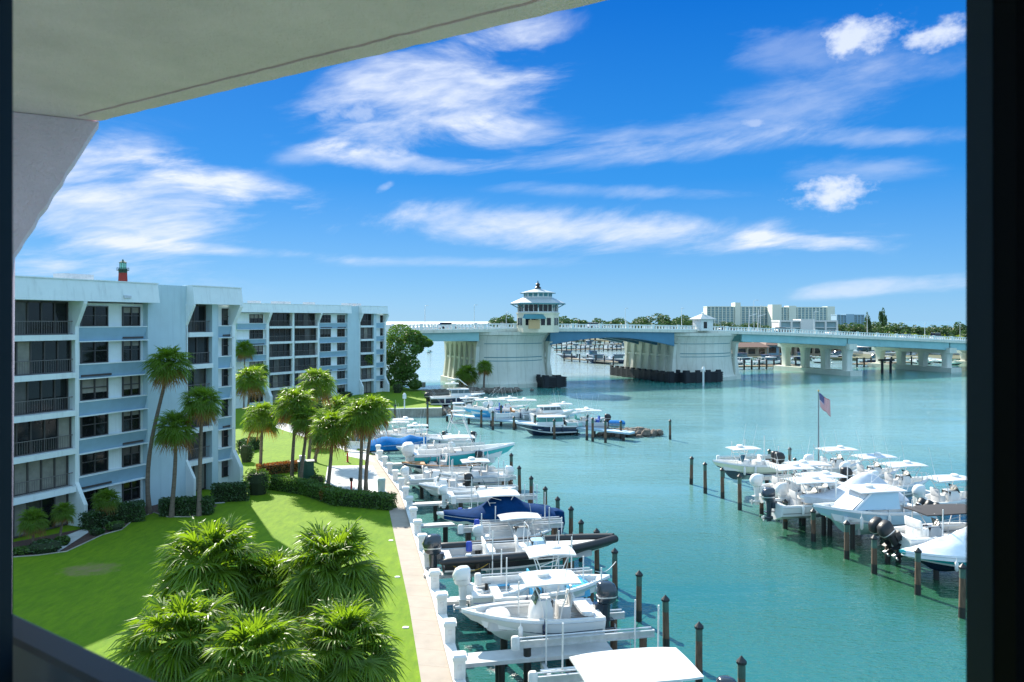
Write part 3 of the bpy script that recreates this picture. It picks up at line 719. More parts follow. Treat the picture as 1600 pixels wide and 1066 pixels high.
# big sea-grape tree at the point, next to the far block
tk = MB(); cr = MB(); rnd = random.Random(5)
bt = P(628, 612, 1.2)
tk.tube([(0, 0, 0), (.3, 0, 3), (0, 0, 7)], [.4, .3, .15], 8)
for (x, z, lr) in [(0, 11.2, 2.6), (2.2, 10.5, 2.0), (3.9, 9.6, 1.7), (-1.6, 9, 2.4), (1.4, 8, 2.6), (-.8, 5.5, 2.6), (1.8, 5.2, 2.2), (-1.5, 2.6, 2.2), (1.2, 2.4, 2.2), (3.2, 8.2, 1.3), (5.4, 9.3, 1.0), (-2.6, 6.5, 1.6), (3.0, 1.2, 1.3), (.3, 3.9, 2.4)]:
    c = (x, rnd.uniform(-1.4, 1.4), z); tk.tube([(.1, 0, z*.45), c], [.12, .04], 5); leafcloud(cr, c, (lr, lr*.95, lr*.75), 1000, .42, rnd)
r = empty('tree', at(626, 152, 1.2), 0, 'dense dark green tree at the lawn point between the far block and the bridge', 'tree'); tk.build('trunk', M['bark'], r); cr.build('crown', M['leaf'], r)

def hedge(poly_pts, w, hgt, label, m='leaf', name='hedge', n=None, leaf=.13, rnd=random.Random(9), cat='hedge', z0=1.2, rag=1.0):
    """clipped hedge along a ground polyline, core plus leaves over its surface"""
    base = Vector(poly_pts[0]); root = empty(name, (base.x, base.y, z0), 0, label, cat)
    core = MB(); lf = MB()
    for a, b in zip(poly_pts, poly_pts[1:]):
        a = Vector((a[0]-base.x, a[1]-base.y, 0)); b = Vector((b[0]-base.x, b[1]-base.y, 0)); t = b-a; L = t.length; t.normalize(); nr = Vector((t.y, -t.x, 0)); ang = math.atan2(t.y, t.x)
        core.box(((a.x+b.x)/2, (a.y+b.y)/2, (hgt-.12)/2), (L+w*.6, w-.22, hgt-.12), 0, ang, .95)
        cnt = int((L+w)*(2*hgt+w)*260*(.13/leaf)**2) if n is None else n
        for i in range(cnt):
            s = rnd.uniform(-w*.45, L+w*.45); q = rnd.random()*(2*hgt+w)
            if q < hgt: side, zz = -w/2, q
            elif q < hgt+w: side, zz = q-hgt-w/2, hgt
            else: side, zz = w/2, q-hgt-w
            if rnd.random() < .12: s = rnd.choice([-w*.42, L+w*.42]); side = rnd.uniform(-w/2, w/2); zz = rnd.uniform(0, hgt)
            p = a+t*s+nr*side+Vector((0, 0, zz)); p += Vector((rnd.gauss(0, .05), rnd.gauss(0, .05), rnd.gauss(0, .04)))*rag
            p *= 1; d = Vector((rnd.uniform(-1, 1), rnd.uniform(-1, 1), rnd.uniform(-.3, 1))).normalized(); x = d.cross(Vector((.3, .2, 1))).normalized(); y = d.cross(x); sz = leaf*rnd.uniform(.6, 1.2)
            lf.add([p-x*sz*.5, p+y*sz*.4, p+x*sz*.5, p-y*sz*.4], [(0, 1, 2, 3)])
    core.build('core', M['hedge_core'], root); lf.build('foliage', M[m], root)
    return root
def bush(px, py, rw, rh, label, m='leaf', z0=1.2, leaf=.13, n=1100, name='bush'):
    p = P(px, py, z0); root = empty(name, p, 0, label, 'bush'); lf = MB(); rnd = random.Random(int(px*3+py)); c = MB()
    w = rw/1200*p.y; hh = rh/1200*p.y
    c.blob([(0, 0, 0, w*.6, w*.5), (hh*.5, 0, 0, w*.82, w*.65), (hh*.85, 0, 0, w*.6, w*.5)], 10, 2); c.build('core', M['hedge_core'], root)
    for k in range(6): leafcloud(lf, (rnd.uniform(-.45, .45)*w, rnd.uniform(-.3, .3)*w, hh*rnd.uniform(.45, .6)), (w*.62, w*.55, hh*.48), n//6, leaf, rnd, shell=.3)
    lf.build('foliage', M[m], root); return root
def G(*pp): return [P(a, b, 1.2).xy for a, b in pp]
hedge(G((430, 764), (480, 772), (528, 788), (606, 795)), 1.0, 1.05, 'long clipped green hedge bordering the concrete pad and the lawn')
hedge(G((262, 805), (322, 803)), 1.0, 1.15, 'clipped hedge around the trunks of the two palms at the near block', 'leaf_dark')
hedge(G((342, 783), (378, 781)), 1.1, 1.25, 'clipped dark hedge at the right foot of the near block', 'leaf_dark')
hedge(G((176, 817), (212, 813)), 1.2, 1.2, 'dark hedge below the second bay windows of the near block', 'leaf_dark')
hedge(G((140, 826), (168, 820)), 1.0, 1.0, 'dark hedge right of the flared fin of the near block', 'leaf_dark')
hedge(G((410, 742), (462, 736)), .9, .9, 'reddish croton hedge on the sunny lawn behind the clipped hedge', 'leaf_red')
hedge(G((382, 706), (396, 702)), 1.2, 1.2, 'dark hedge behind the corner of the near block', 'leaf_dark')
bush(402, 772, 22, 38, 'big loose green bush between the near block and the long hedge', n=2600)
bush(512, 783, 13, 22, 'reddish bush breaking the long clipped hedge', 'leaf_red')
bush(480, 750, 17, 20, 'low green shrub at the foot of the middle palms')
bush(495, 756, 14, 14, 'small spreading shrub right of the green utility box')
bush(180, 828, 14, 12, 'bright low shrub in the bed right of the young palm')
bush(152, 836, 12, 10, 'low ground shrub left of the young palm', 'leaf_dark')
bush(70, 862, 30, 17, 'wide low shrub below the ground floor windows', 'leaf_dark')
bush(98, 852, 12, 14, 'light green shrub beside the patio corner')
bush(36, 865, 18, 10, 'low shrub at the left end of the bed')
bush(621, 614, 9, 16, 'round bush at the foot of the dark tree by the far block', n=600, leaf=.25)
bush(385, 722, 12, 30, 'tall bush against the end of the near block', 'leaf_dark')
bush(440, 628, 14, 12, 'flowering shrub along the far block, left', 'leaf', n=500, leaf=.25)
bush(540, 620, 12, 8, 'low shrub along the far block, right', 'leaf_dark', n=400, leaf=.25)
bush(490, 640, 30, 14, 'broad shrubbery before the middle of the far block', 'leaf', n=900, leaf=.25)

# small things on the lawn
def post(px, py, hgt, r, m, label, cat, name, head=None):
    p = P(px, py, 1.2); root = empty(name, p, 0, label, cat)
    mb = MB(); mb.blob([(0, 0, 0, r*1.5, r*1.5), (.05, 0, 0, r*1.5, r*1.5), (.06, 0, 0, r, r), (hgt, 0, 0, r, r), (hgt+r*.6, 0, 0, r*.5, r*.5)], 10, 2); mb.build('post', m, root)
    if head:
        mb = MB(); mb.box((0, 0, hgt+.12), (r*3.0, r*2.4, .26)); mb.build('head', head, root)
    return root
post(543, 722, .85, .09, M['red'], 'red hydrant post on the far lawn beside the path', 'hydrant', 'hydrant')
post(549, 767, .8, .08, M['red'], 'red hydrant post with a dark head behind the hedge', 'hydrant', 'hydrant', M['cap'])
bx = P(478, 752, 1.2); r = empty('utility_box', bx, .3, 'dark green utility enclosure at the foot of the middle palms', 'utility box')
mb = MB(); mb.box((0, 0, .85), (1.3, .9, 1.7)); mb.box((0, 0, 1.74), (1.4, 1.0, .08)); mb.build('cabinet', M['green_box'], r)
mb = MB(); mb.box((.3, -.47, 1.0), (.5, .03, 1.0)); mb.box((-.3, -.47, 1.0), (.5, .03, 1.0)); mb.build('door', M['green_box'], r)
mb = MB(); mb.box((-.3, 0, 2.0), (.5, .4, .45)); mb.build('meter_box', M['white_paint'], r)
bx = P(596, 768, 1.2); r = empty('trash_bin', bx, .2, 'grey green bin standing on the walkway beside the hedge end', 'bin')
mb = MB(); mb.blob([(0, 0, 0, .28, .24), (.9, 0, 0, .32, .28), (.95, 0, 0, .34, .30), (1.08, 0, .04, .26, .2)], 14, 5); mb.build('body', mat('bin_grey', (.35, .45, .42), .6, var=.1), r)
bench_p = P(557, 706, 1.2); r = empty('bench', bench_p, -.3, 'white bench and low wall at the bend of the path', 'bench')
mb = MB(); mb.box((0, 0, .45), (3.0, .5, .07)); mb.build('seat', M['white_paint'], r)
mb = MB(); mb.box((0, .26, .75), (3.0, .06, .55)); mb.build('backrest', M['white_paint'], r)
for sx in (-1.3, 1.3):
    mb = MB(); mb.box((sx, 0, .21), (.12, .45, .42)); mb.build('leg', M['white_paint'], r)
for i, (px, py) in enumerate([(611, 845), (621, 902), (634, 981)]):
    p = P(px, py, 1.2); r = empty('ground_light', p, 0, 'flat pale ground light in the lawn beside the walkway, %s of three' % ('farthest', 'middle', 'nearest')[i], 'ground light', 'ground lights beside the walkway')
    mb = MB(); mb.blob([(0, 0, 0, .14, .10), (.03, 0, 0, .14, .10), (.045, 0, 0, .11, .07)], 14, 4); mb.build('housing', M['white_paint'], r)
mb = MB(); mb.blob([(0, 0, 0, .16, .1), (.018, 0, 0, .15, .09)], 12, 4)
tag(mb.build('drain_cover', M['cap'], None, None, P(530, 756, 1.216)), 'small dark grating in the white concrete pad', 'drain cover')
p = P(634, 824, 1.21); tag(MB().blob([(0, 0, 0, .16, .1), (.012, 0, 0, .15, .09)], 12, 4).build('drain_cover', M['cap'], None, None, p), 'small dark grating in the shaded walkway', 'drain cover')
lp = P(618, 642, 1.2)
p = at(632, 119.6, 1.36); r = empty('dock_light', p, 0, 'white post lantern on the far sea wall', 'lantern'); mb = MB(); mb.tube([(0, 0, 0), (0, 0, 1.5)], .10, 8); mb.build('post', M['white_paint'], r); mb = MB(); mb.blob([(1.5, 0, 0, .3, .3), (2.1, 0, 0, .28, .28), (2.35, 0, 0, .1, .1)], 12, 3); mb.build('lantern', M['white_paint'], r)
# ------------------------------------------------------------------ boats
SEA = math.atan2(.196, .98)          # direction of the slips, square to the sea wall
def hull_mb(L, B, Hh, floor='open', rake=.14, deck_from=.72, flare=1.0, stripe=None):
    """bow toward +x, keel at z=0, slots: 0 bottom, 1 topside, 2 deck, 3 boot stripe"""
    N = 22; rings = []
    for i in range(N+1):
        t = i/N; x = -L/2+L*(1-rake)*t
        f = max(0.0, (t-.38)/.62)
        bs = B/2*(1-f**2.5)*(.92+.08*min(1, t/.3)); bs = max(bs, .035)
        zs = Hh*(.80+.26*t**2.2)
        xs = x+L*rake*t**2.2
        bc = bs*(.88-.50*f**1.5)*flare; zc_ = Hh*(.30+.42*f**2.2); zk = Hh*.80*max(0.0, (t-.70)/.30)**2.2
        xk = x+L*rake*t**2.2*.15; xc = x+L*rake*t**2.2*.5
        zf = Hh*.48+Hh*.10*t; lip = min(.20, bs*.7); bi = max(bs-lip, .012); crown = 0
        if floor == 'closed' or (floor == 'fore' and t > deck_from): zf = zs+.02; crown = .10*bs
        elif floor == 'open' and t > .88: zf = zs-.03
        zm = zc_+(zs-zc_)*.18; bm = bc+(bs-bc)*.18+.01; xm = xc+(xs-xc)*.18
        zg = zs-.10*Hh/1.2
        bg = bs+.025; xg = xs
        rg = [(xs, -bi*.5, zf+crown), (xs, -bi, zf), (xs, -bi, zs), (xg, -bs, zs+.01), (xg, -bg, zg), (xm, -bm, zm), (xc, -bc, zc_), (xk, 0, zk),
              (xc, bc, zc_), (xm, bm, zm), (xg, bg, zg), (xg, bs, zs+.01), (xs, bi, zs), (xs, bi, zf), (xs, bi*.5, zf+crown)]
        rings.append(rg)
    mi = [2, 2, 2, 2, 1, 3, 0, 0, 3, 1, 2, 2, 2, 2, 2]
    mb = MB(); o = 0; n = 15
    for r in rings: mb.v += r
    for i in range(N):
        for j in range(n):
            mb.f.append((i*n+j, (i+1)*n+j, (i+1)*n+(j+1) % n, i*n+(j+1) % n)); mb.m.append(mi[j])
    # transom
    mb.add([rings[0][q] for q in range(1, 14)], [tuple(range(13))], 1)
    mb.add([rings[-1][q] for q in range(2, 13)], [tuple(reversed(range(11)))], 1)
    # transom inner lid
    a, b = rings[0][2], rings[0][12]
    mb.box2((a[0]+.02, a[1]+.01, a[2]-Hh*.38), (a[0]+.45, b[1]-.01, a[2]-.02), 2)
    return mb
def outboard(parent, x, y, z, s=1.0, m='motor', tilt=0.0, name='outboard_motor'):
    mb = MB()
    mb.blob([(.38*s, -.30*s, 0, .20*s, .17*s), (.48*s, -.32*s, 0, .33*s, .25*s), (.80*s, -.36*s, 0, .38*s, .27*s), (1.05*s, -.30*s, 0, .32*s, .24*s), (1.14*s, -.26*s, 0, .20*s, .16*s)], 16, 3.2)
    o = mb.build(name, M[m], parent, 50, (x, y, z)); o.rotation_euler.y = tilt
    bd = MB(); bd.blob([(.62*s, -.335*s, 0, .362*s, .262*s), (.67*s, -.34*s, 0, .368*s, .268*s)], 16, 3.2); bd.build('trim_band', M['metal'], o, 50)
    l = MB(); l.blob([(-.75*s, -.30*s, 0, .16*s, .045*s), (-.2*s, -.30*s, 0, .15*s, .06*s), (.38*s, -.28*s, 0, .20*s, .13*s)], 12, 2.4)
    l.box((-.28*s, 0, -.20*s), (.60*s, .26*s, .035*s)); l.tube([(-.62*s, 0, -.55*s), (-.10*s, 0, -.55*s)], [.07*s, .10*s], 10)
    l.box((-.02*s, 0, .20*s), (.30*s, .28*s, .42*s))
    l.build('leg', M[m], o, 50)
    p = MB()
    for k in range(3):
        a = k*2.094; p.box((-.66*s, math.cos(a)*.11*s, -.55*s+math.sin(a)*.11*s), (.05*s, .12*s, .12*s))
    p.build('propeller', M['metal'], o)
    return o
def ttop(parent, x, z0, l, w, hgt, m='white', legs='white', arch=.05, antenna=True, rods=0, fl=None):
    hgt *= .66
    mb = MB(); nx, ny = 8, 6
    prof = []
    for i in range(nx+1):
        t = i/nx*2-1; rowt = []
        for j in range(ny+1):
            q = j/ny*2-1; ex = l/2*t; ey = w/2*q*(1-.10*max(0, abs(t))**4); rowt.append((x+ex, ey, z0+hgt+arch*(1-t*t)*1.2+arch*(1-q*q)))
        prof.append(rowt)
    mb.loft([[(p[0], p[1], p[2]) for p in r]+[(p[0], p[1], p[2]-.07) for p in reversed(r)] for r in prof])
    o = mb.build('t_top', M[m], parent, 40)
    lg = MB()
    for sx in (-1, 1):
        for sy in (-1, 1):
            lg.tube([(x+sx*l*.14, sy*w*.24, z0-.75), (x+sx*l*.18, sy*w*.28, z0), (x+sx*l*.26, sy*w*.34, z0+hgt*.55), (x+sx*l*.36, sy*w*.38, z0+hgt+.02)], .028, 6)
    for sy in (-1, 1):
        lg.tube([(x-l*.26, sy*w*.34, z0+hgt*.55), (x+l*.36, sy*w*.38, z0+hgt)], .02, 5); lg.tube([(x-l*.26, sy*w*.34, z0+hgt*.55), (x+l*.26, sy*w*.34, z0+hgt*.55)], .02, 5)
    lg.build('frame', M[legs], o)
    if antenna:
        MB().tube([(x-l*.2, w*.35, z0+hgt), (x-l*.35, w*.42, z0+hgt+2.2)], [.014, .007], 5).build('antenna', M['white_paint'], o); MB().tube([(x-l*.1, -w*.35, z0+hgt), (x-l*.25, -w*.42, z0+hgt+2.0)], [.014, .007], 5).build('antenna', M['white_paint'], o)
        d = MB(); d.blob([(z0+hgt+.06, x+l*.12, 0, .28, .28), (z0+hgt+.24, x+l*.12, 0, .29, .29), (z0+hgt+.30, x+l*.12, 0, .2, .2)], 14, 2); d.build('radar', M['white_paint'], o, 40)
    if rods:
        for k in range(rods):
            yy = -w*.4+w*.8*k/max(1, rods-1); MB().tube([(x-l*.5, yy, z0+hgt-.15), (x-l*.56, yy, z0+hgt+.35)], .025, 5).build('rod_holder', M['metal'], o)
    return o
def console(parent, x, z, w=.9, hgt=1.15, glass='screen', m='white'):
    hgt *= .82
    mb = MB(); mb.blob([(z, x, 0, .55, w/2), (z+.55*hgt, x-.02, 0, .52, w/2*.96), (z+hgt, x-.08, 0, .36, w/2*.85)], 16, 4); o = mb.build('console', M[m], parent, 40)
    g_ = MB(); a, b = x+.32, x+.10; ww = w/2*.9; zz = z+hgt*.86
    g_.loft([[(a, -ww, zz), (a+.03, -ww, zz), (a+.03, ww, zz), (a, ww, zz)], [(b-.03, -ww*.8, zz+.55), (b, -ww*.8, zz+.55), (b, ww*.8, zz+.55), (b-.03, ww*.8, zz+.55)]]); g_.build('windscreen', M[glass], o)
    d = MB(); d.box((x-.34, 0, z+hgt*.82), (.25, w*.75, .28)); d.build('dashboard', M['black'], o)
    st = MB(); n = 14; st.tube([(x-.52-.05*math.cos(2*PI*k/n), .18*math.cos(2*PI*k/n), z+hgt*.72+.18*math.sin(2*PI*k/n)) for k in range(n+1)], .018, 5, cap=False); st.build('steering_wheel', M['metal'], o)
    return o
def seat(parent, x, z, w=1.0, m='cushion', y=0, back=True):
    mb = MB(); mb.blob([(z, x, y, .28, w/2), (z+.62, x, y, .28, w/2), (z+.72, x, y, .26, w/2*.96)], 14, 5)
    if back: mb.blob([(z+.66, x-.24, y, .06, w/2*.95), (z+1.15, x-.30, y, .06, w/2*.92), (z+1.20, x-.30, y, .03, w/2*.8)], 14, 5)
    return mb.build('seat', M[m], parent, 40)
def bowrail(parent, L, B, zs, t0=.55):
    mb = MB()
    for sy in (-1, 1):
        pts = []
        for i in range(9):
            t = t0+(.97-t0)*i/8; f = max(0, (t-.38)/.62); pts.append((-L/2+L*(.86*t+.14*t**2.2), sy*B/2*(1-f**2.5)*.92, zs*(.80+.26*t**2.2)+.32))
        mb.tube(pts, .016, 5)
        for p in pts[::2]: mb.tube([(p[0], p[1], p[2]-.34), p], .013, 5)
    mb.build('bow_rail', M['metal'], parent)
def coaming(parent, L, B, Hh, m='cushion'):
    """bolster pads inside the gunwale and a forward lounge"""
    mb = MB()
    for sy in (-1, 1):
        pts = []
        for i in range(12):
            t = .06+.76*i/11; f = max(0, (t-.38)/.62); pts.append((-L/2+L*(.86*t+.14*t**2.2), sy*(B/2*(1-f**2.5)*.93-.26), Hh*(.80+.26*t**2.2)-.12))
        mb.tube(pts, .06, 6)
    x0 = L*.24; mb.blob([(Hh*.5, x0, 0, .55, B*.26), (Hh*.86, x0, 0, .52, B*.24), (Hh*.9, x0, 0, .45, B*.2)], 14, 4)
    mb.build('cushion', M[m], parent, 40)
def cover_mb(L, B, Hh, prof, over=.05, slope=.55, drop=.25, seed=1, t1=1.0, t0=0.0):
    """canvas stretched from gunwale to gunwale over a ridge of heights prof(t)"""
    mb = MB(); rings = []; N = 40; K = 14
    for i in range(N+1):
        t = t0+(t1-t0)*i/N; f = max(0, (t-.38)/.62); bs = max(.05, B/2*(1-f**2.5)*.98+over); zs = Hh*(.80+.26*t**2.2); xs = -L/2+L*(.86*t+.14*t**2.2)
        rid = prof(t); r = []
        for j in range(K+1):
            q = j/K*2-1; hh = rid*(1-abs(q)**(1+slope*2)); wr = noise.noise(Vector((t*9+seed, q*2.5, seed)))*.10*min(1, rid)+noise.noise(Vector((t*22+q*6, q*3, seed)))*.05*min(1, rid)
            r.append((xs, q*bs, zs+.02+hh+wr*(1-q*q)))
        r = [(xs, -bs-.01, zs-drop*(1+.3*noise.noise(Vector((t*12, 0, seed)))))]+r+[(xs, bs+.01, zs-drop*(1+.3*noise.noise(Vector((t*12, 5, seed)))))]
        rings.append(r)
    mb.loft(rings, 0, False, False); o = len(mb.v)
    mb.add(rings[0], [tuple(reversed(range(len(rings[0]))))]); mb.add(rings[-1], [tuple(range(len(rings[-1])))])
    return mb
def pontoon_cabin(parent, x, z, l, w, hgt, glass='screen', roof='white'):
    """deckhouse with a raked front and dark windows"""
    mb = MB(); rk = .45
    mb.loft([[(x-l/2, -w/2, z), (x-l/2, w/2, z), (x+l/2+rk, w/2*.75, z), (x+l/2+rk, -w/2*.75, z)], [(x-l/2, -w/2*.95, z+hgt*.45), (x-l/2, w/2*.95, z+hgt*.45), (x+l/2+rk*.5, w/2*.72, z+hgt*.45), (x+l/2+rk*.5, -w/2*.72, z+hgt*.45)]])
    o = mb.build('cabin', M['white'], parent)
    g_ = MB(); g_.loft([[(x-l/2+.05, -w/2*.92, z+hgt*.452), (x-l/2+.05, w/2*.92, z+hgt*.452), (x+l/2+rk*.45, w/2*.70, z+hgt*.452), (x+l/2+rk*.45, -w/2*.70, z+hgt*.452)], [(x-l/2+.08, -w/2*.86, z+hgt), (x-l/2+.08, w/2*.86, z+hgt), (x+l/2-rk*.5, w/2*.66, z+hgt), (x+l/2-rk*.5, -w/2*.66, z+hgt)]])
    g_.build('window', M[glass], o)
    r = MB(); r.blob([(z+hgt, x-.25, 0, l/2+.35, w/2*1.02), (z+hgt+.10, x-.25, 0, l/2+.30, w/2*.98), (z+hgt+.14, x-.25, 0, l/2+.15, w/2*.85)], 20, 4); r.build('roof', M[roof], o, 40)
    pl = MB()
    for sx in (-l/2+.06, -l*.12, l*.2):
        for sy in (-1, 1): pl.tube([(x+sx, sy*w*.465, z+hgt*.44), (x+sx+.03, sy*w*.435, z+hgt+.01)], .035, 5)
    pl.build('pillar', M['white'], o)
    return o
def outriggers(parent, x, z, l, spread=.9, m='metal', back=.5):
    mb = MB()
    for sy in (-1, 1): mb.tube([(x, sy*.8, z), (x-l*back, sy*(.8+spread), z+l*(1-back*.4))], [.016, .006], 5)
    mb.build('outrigger', M[m], parent)
BG = 'boats in the marina'
def boat(label, ctr, L, B=2.5, Hh=1.35, keel=1.2, head=0.0, cols=('white', 'white', 'white', 'white'), floor='open', cat='boat', name='motorboat', group=BG, trim=0.0):
    r = empty(name, (ctr[0], ctr[1], keel), head, label, cat, group)
    if trim: r.rotation_euler = (0, trim, head)
    hl = hull_mb(L, B, Hh, floor).build('hull', [M[c] for c in cols], r, 32)
    mb = MB(); pts = []
    for sy in (-1, 1):
        seg = []
        for i in range(20):
            t = i/19*.99; f = max(0, (t-.38)/.62); seg.append((-L/2+L*(.86*t+.14*t**2.2), sy*(B/2*(1-f**2.5)*(.92+.08*min(1, t/.3))+.04), Hh*(.80+.26*t**2.2)-.085*Hh/1.2))
        pts += seg if sy < 0 else list(reversed(seg))
    mb.tube(pts, .022, 6); mb.build('rub_rail', M['metal'], hl)
    mb = MB()
    for t in (.08, .5, .86):
        f = max(0, (t-.38)/.62)
        for sy in (-1, 1):
            x, y, z = -L/2+L*(.86*t+.14*t**2.2), sy*(B/2*(1-f**2.5)*.97-.10), Hh*(.80+.26*t**2.2)+.05
            mb.tube([(x-.12, y, z), (x+.12, y, z)], .02, 5)
    mb.build('cleat', M['metal'], hl)
    if cols[1] in ('white', 'cream', 'paleblue', 'seafoam'):
        # a dark pinstripe of paint low on the topsides
        mb = MB()
        for sy in (-1, 1):
            rr = []
            for i in range(16):
                t = .02+i/15*.86; f = max(0, (t-.38)/.62); bs = B/2*(1-f**2.5)*(.92+.08*min(1, t/.3)); bc = bs*(.88-.50*f**1.5); zc_ = Hh*(.30+.42*f**2.2); zs = Hh*(.80+.26*t**2.2)
                x0 = -L/2+L*.86*t; xs = x0+L*.14*t**2.2; xc = x0+L*.14*t**2.2*.5
                for_k = []
                for k in (.24, .29): for_k.append((xc+(xs-xc)*k, sy*(bc+(bs-bc)*k+.022), zc_+(zs-zc_)*k))
                rr.append(for_k)
            mb.loft(rr, 0, False, False)
        mb.build('pinstripe', M[random.choice(['navy', 'black', 'royal', 'antifoul'])], hl)
    if L > 5:
        for sx in random.sample((-.25, -.05, .12, .2), 2):
            mb = MB(); yy = -(B/2+.10)*(1 if math.cos(head) > 0 else -1); mb.blob([(Hh*.40, sx*L, yy, .05, .05), (Hh*.45, sx*L, yy, .10, .10), (Hh*.75, sx*L, yy, .10, .10), (Hh*.80, sx*L, yy, .03, .03), (Hh*.95, sx*L, yy, .01, .01)], 8, 2); mb.build('fender', M[random.choice(['white_paint', 'navy', 'white_paint'])], r, 50)
    return r
def spanc(pxa, pxb, py, z):
    """centre and length of a boat whose ends the photo shows at columns pxa..pxb with its side at row py, height z"""
    a = P((pxa+pxb)/2, py, z); return (a.x, a.y), (pxb-pxa)/1200*a.y/.98
LT, RT = SEA+PI, SEA            # bow to the left / bow to the right
def LY(k): return k
# --- left row, nearest first
# A: boat under a broad white hardtop, cut by the lower edge
(cA, lA) = ((5.6, 24.9), 8.5)
b = boat('open boat under a broad white hardtop, cut off by the bottom edge', (3.9, 25.6), 6.4, 2.7, 1.3, .9, LT)
ttop(b, -.2, 1.2, 3.9, 2.5, 2.05, arch=.04, antenna=False); console(b, .2, .7); seat(b, -.95, .7, 1.2, 'teak'); coaming(b, 6.4, 2.7, 1.3); outboard(b, -3.2, 0, .75, 1.0)
# B: white centre console, bow left
(c, L) = spanc(722, 936, 972, 1.9)
b = boat('white centre console boat with a white canopy and one charcoal outboard at right', c, L, 2.5, 1.45, 1.15, LT)
ttop(b, -.85, 1.45, 2.4, 1.9, 1.75, arch=.05); console(b, -.45, .75, .95, 1.25); seat(b, -1.45, .75, .95, 'cushion'); coaming(b, L, 2.5, 1.45)
outboard(b, -L/2, 0, .85, 1.25, 'motor'); 
mb = MB(); mb.blob([(1.17, -L/2+.65, 0, .3, .95), (1.3, -L/2+.65, 0, .3, .95)], 12, 4); mb.build('transom_seat', M['white_paint'], b)
# C: white/blue centre console, bow right
(c, L) = spanc(772, 950, 925, 1.9)
b = boat('white boat with bright blue deck pads and a royal blue bottom, bow to the right', c, L+.3, 2.5, 1.35, 1.1, RT, ('royal', 'white', 'white', 'royal'))
ttop(b, -.1, 1.6, 2.3, 1.7, 1.75, arch=.10); console(b, .1, .7, .9, 1.2); seat(b, -.8, .7, .9, 'skyblue'); coaming(b, L, 2.5, 1.35, 'skyblue')
# C2: small white boat with white outboard, stern left
(c, L) = spanc(745, 850, 930, 1.6)
b = boat('small white skiff with a big white outboard at left, behind the white centre console', (c[0]-.3, c[1]-.3), L, 1.9, .95, 1.3, RT)
outboard(b, -L/2, 0, .6, 1.15, 'white'); coaming(b, L, 1.9, .95, 'white_paint')
# D: long dark RIB, bow right
(c, L) = spanc(694, 968, 868, 2.0)
b = empty('inflatable_boat', (c[0], c[1], 1.35), RT, 'long rigid inflatable boat with a black tube and grey deck, bow to the right', 'boat', BG)
hull_mb(L, 2.6, 1.2, 'fore', deck_from=.62).build('hull', [M['turq'], M['black'], M['cushion'], M['white']], b, 32)
mb = MB()
pts = []
for sy in (-1, 1):
    seg = []
    for i in range(22):
        t = i/21*.985; f = max(0, (t-.38)/.62); seg.append((-L/2-.3+(L+.3)*(.86*t+.14*t**2.2), sy*(2.6/2*(1-f**2.5)+.08), 1.2*(.84+.30*t**2.2)))
    pts.append(seg)
full = pts[0]+list(reversed(pts[1])); mb.tube(full, [.10]+[.22]*(len(full)-2)+[.10], 12); mb.build('inflatable_tube', M['black'], b, 50)
console(b, .4, .55, .9, 1.2, m='paleblue'); seat(b, -.6, .55, .9, 'white'); seat(b, -2.4, .5, 1.6, 'white_paint'); outboard(b, -L/2-.1, 0, .55, 1.35, 'motor')
mb = MB(); mb.blob([(.6, 2.2, 0, 1.2, .7), (.95, 2.2, 0, 1.15, .65), (1.0, 2.2, 0, 1.0, .5)], 14, 4); mb.build('lounge', M['cushion'], b, 40)
mb = MB(); mb.tube([(-.4, -.5, .9), (-.3, -.5, 2.4), (-.3, .5, 2.4), (-.4, .5, .9)], .03, 6); mb.build('arch', M['white'], b)
mb = MB(); rp = [(-L/2+.2+i*.25, -1.40-.05*math.sin(i), .95-.5*math.sin(i/9*PI)) for i in range(10)]; mb.tube(rp, .02, 5); mb.build('rope', M['gold'], b)
# E: navy canvas covered cuddy, bow left
(c, L) = spanc(684, 862, 815, 2.0)
b = boat('white hulled boat wrapped in a dark navy canvas cover with a white hardtop', c, L, 2.7, 1.5, 1.2, LT, ('seafoam', 'white', 'white', 'white'), 'closed')
def prE(t): return .12+1.15*math.exp(-((t-.46)/.17)**2)+.35*math.exp(-((t-.15)/.2)**2)
cover_mb(L, 2.7, 1.5, prE, .06, .9, .35, 3, .95).build('cover', M['navycover'], b, 40)
ttop(b, -.2, 1.6, 2.6, 1.9, 1.55, antenna=False, arch=.06)
mb = MB(); mb.blob([(-.2, -L/2-.45, 0, .3, .28), (.5, -L/2-.5, 0, .42, .34), (1.25, -L/2-.3, 0, .55, .5), (1.4, -L/2-.1, 0, .4, .5)], 14, 3); mb.build('motor_cover', M['navycover'], b, 50)
mb = MB()
for sx in (.9, 2.0): mb.box((sx, 1.34-.09*(sx-.9), .95), (.24, .06, .18))
for sx in (.9, 2.0): mb.box((sx, -1.34+.09*(sx-.9), .95), (.24, .06, .18))
mb.build('porthole', M['black'], b)
# F: two small white boats further on
(c, L) = spanc(700, 806, 775, 1.9)
b = boat('low white runabout behind the navy covered boat', (c[0], c[1]), L, 2.2, 1.0, 1.4, RT); coaming(b, L, 2.2, 1.0, 'white_paint'); console(b, 0, .55, .8, .8); outboard(b, -L/2, 0, .4, .9, 'white')
# small skiff w/ white canopy between E and D
(c, L) = spanc(755, 862, 845, 1.6)
b = boat('small white skiff with a flat canopy between the navy cover and the black inflatable', c, L, 2.0, .95, 1.2, RT); ttop(b, .1, 1.0, 2.5, 1.5, 1.3, antenna=False, arch=.08); console(b, .3, .5, .7, .9); outboard(b, -L/2, 0, .45, .9, 'white')
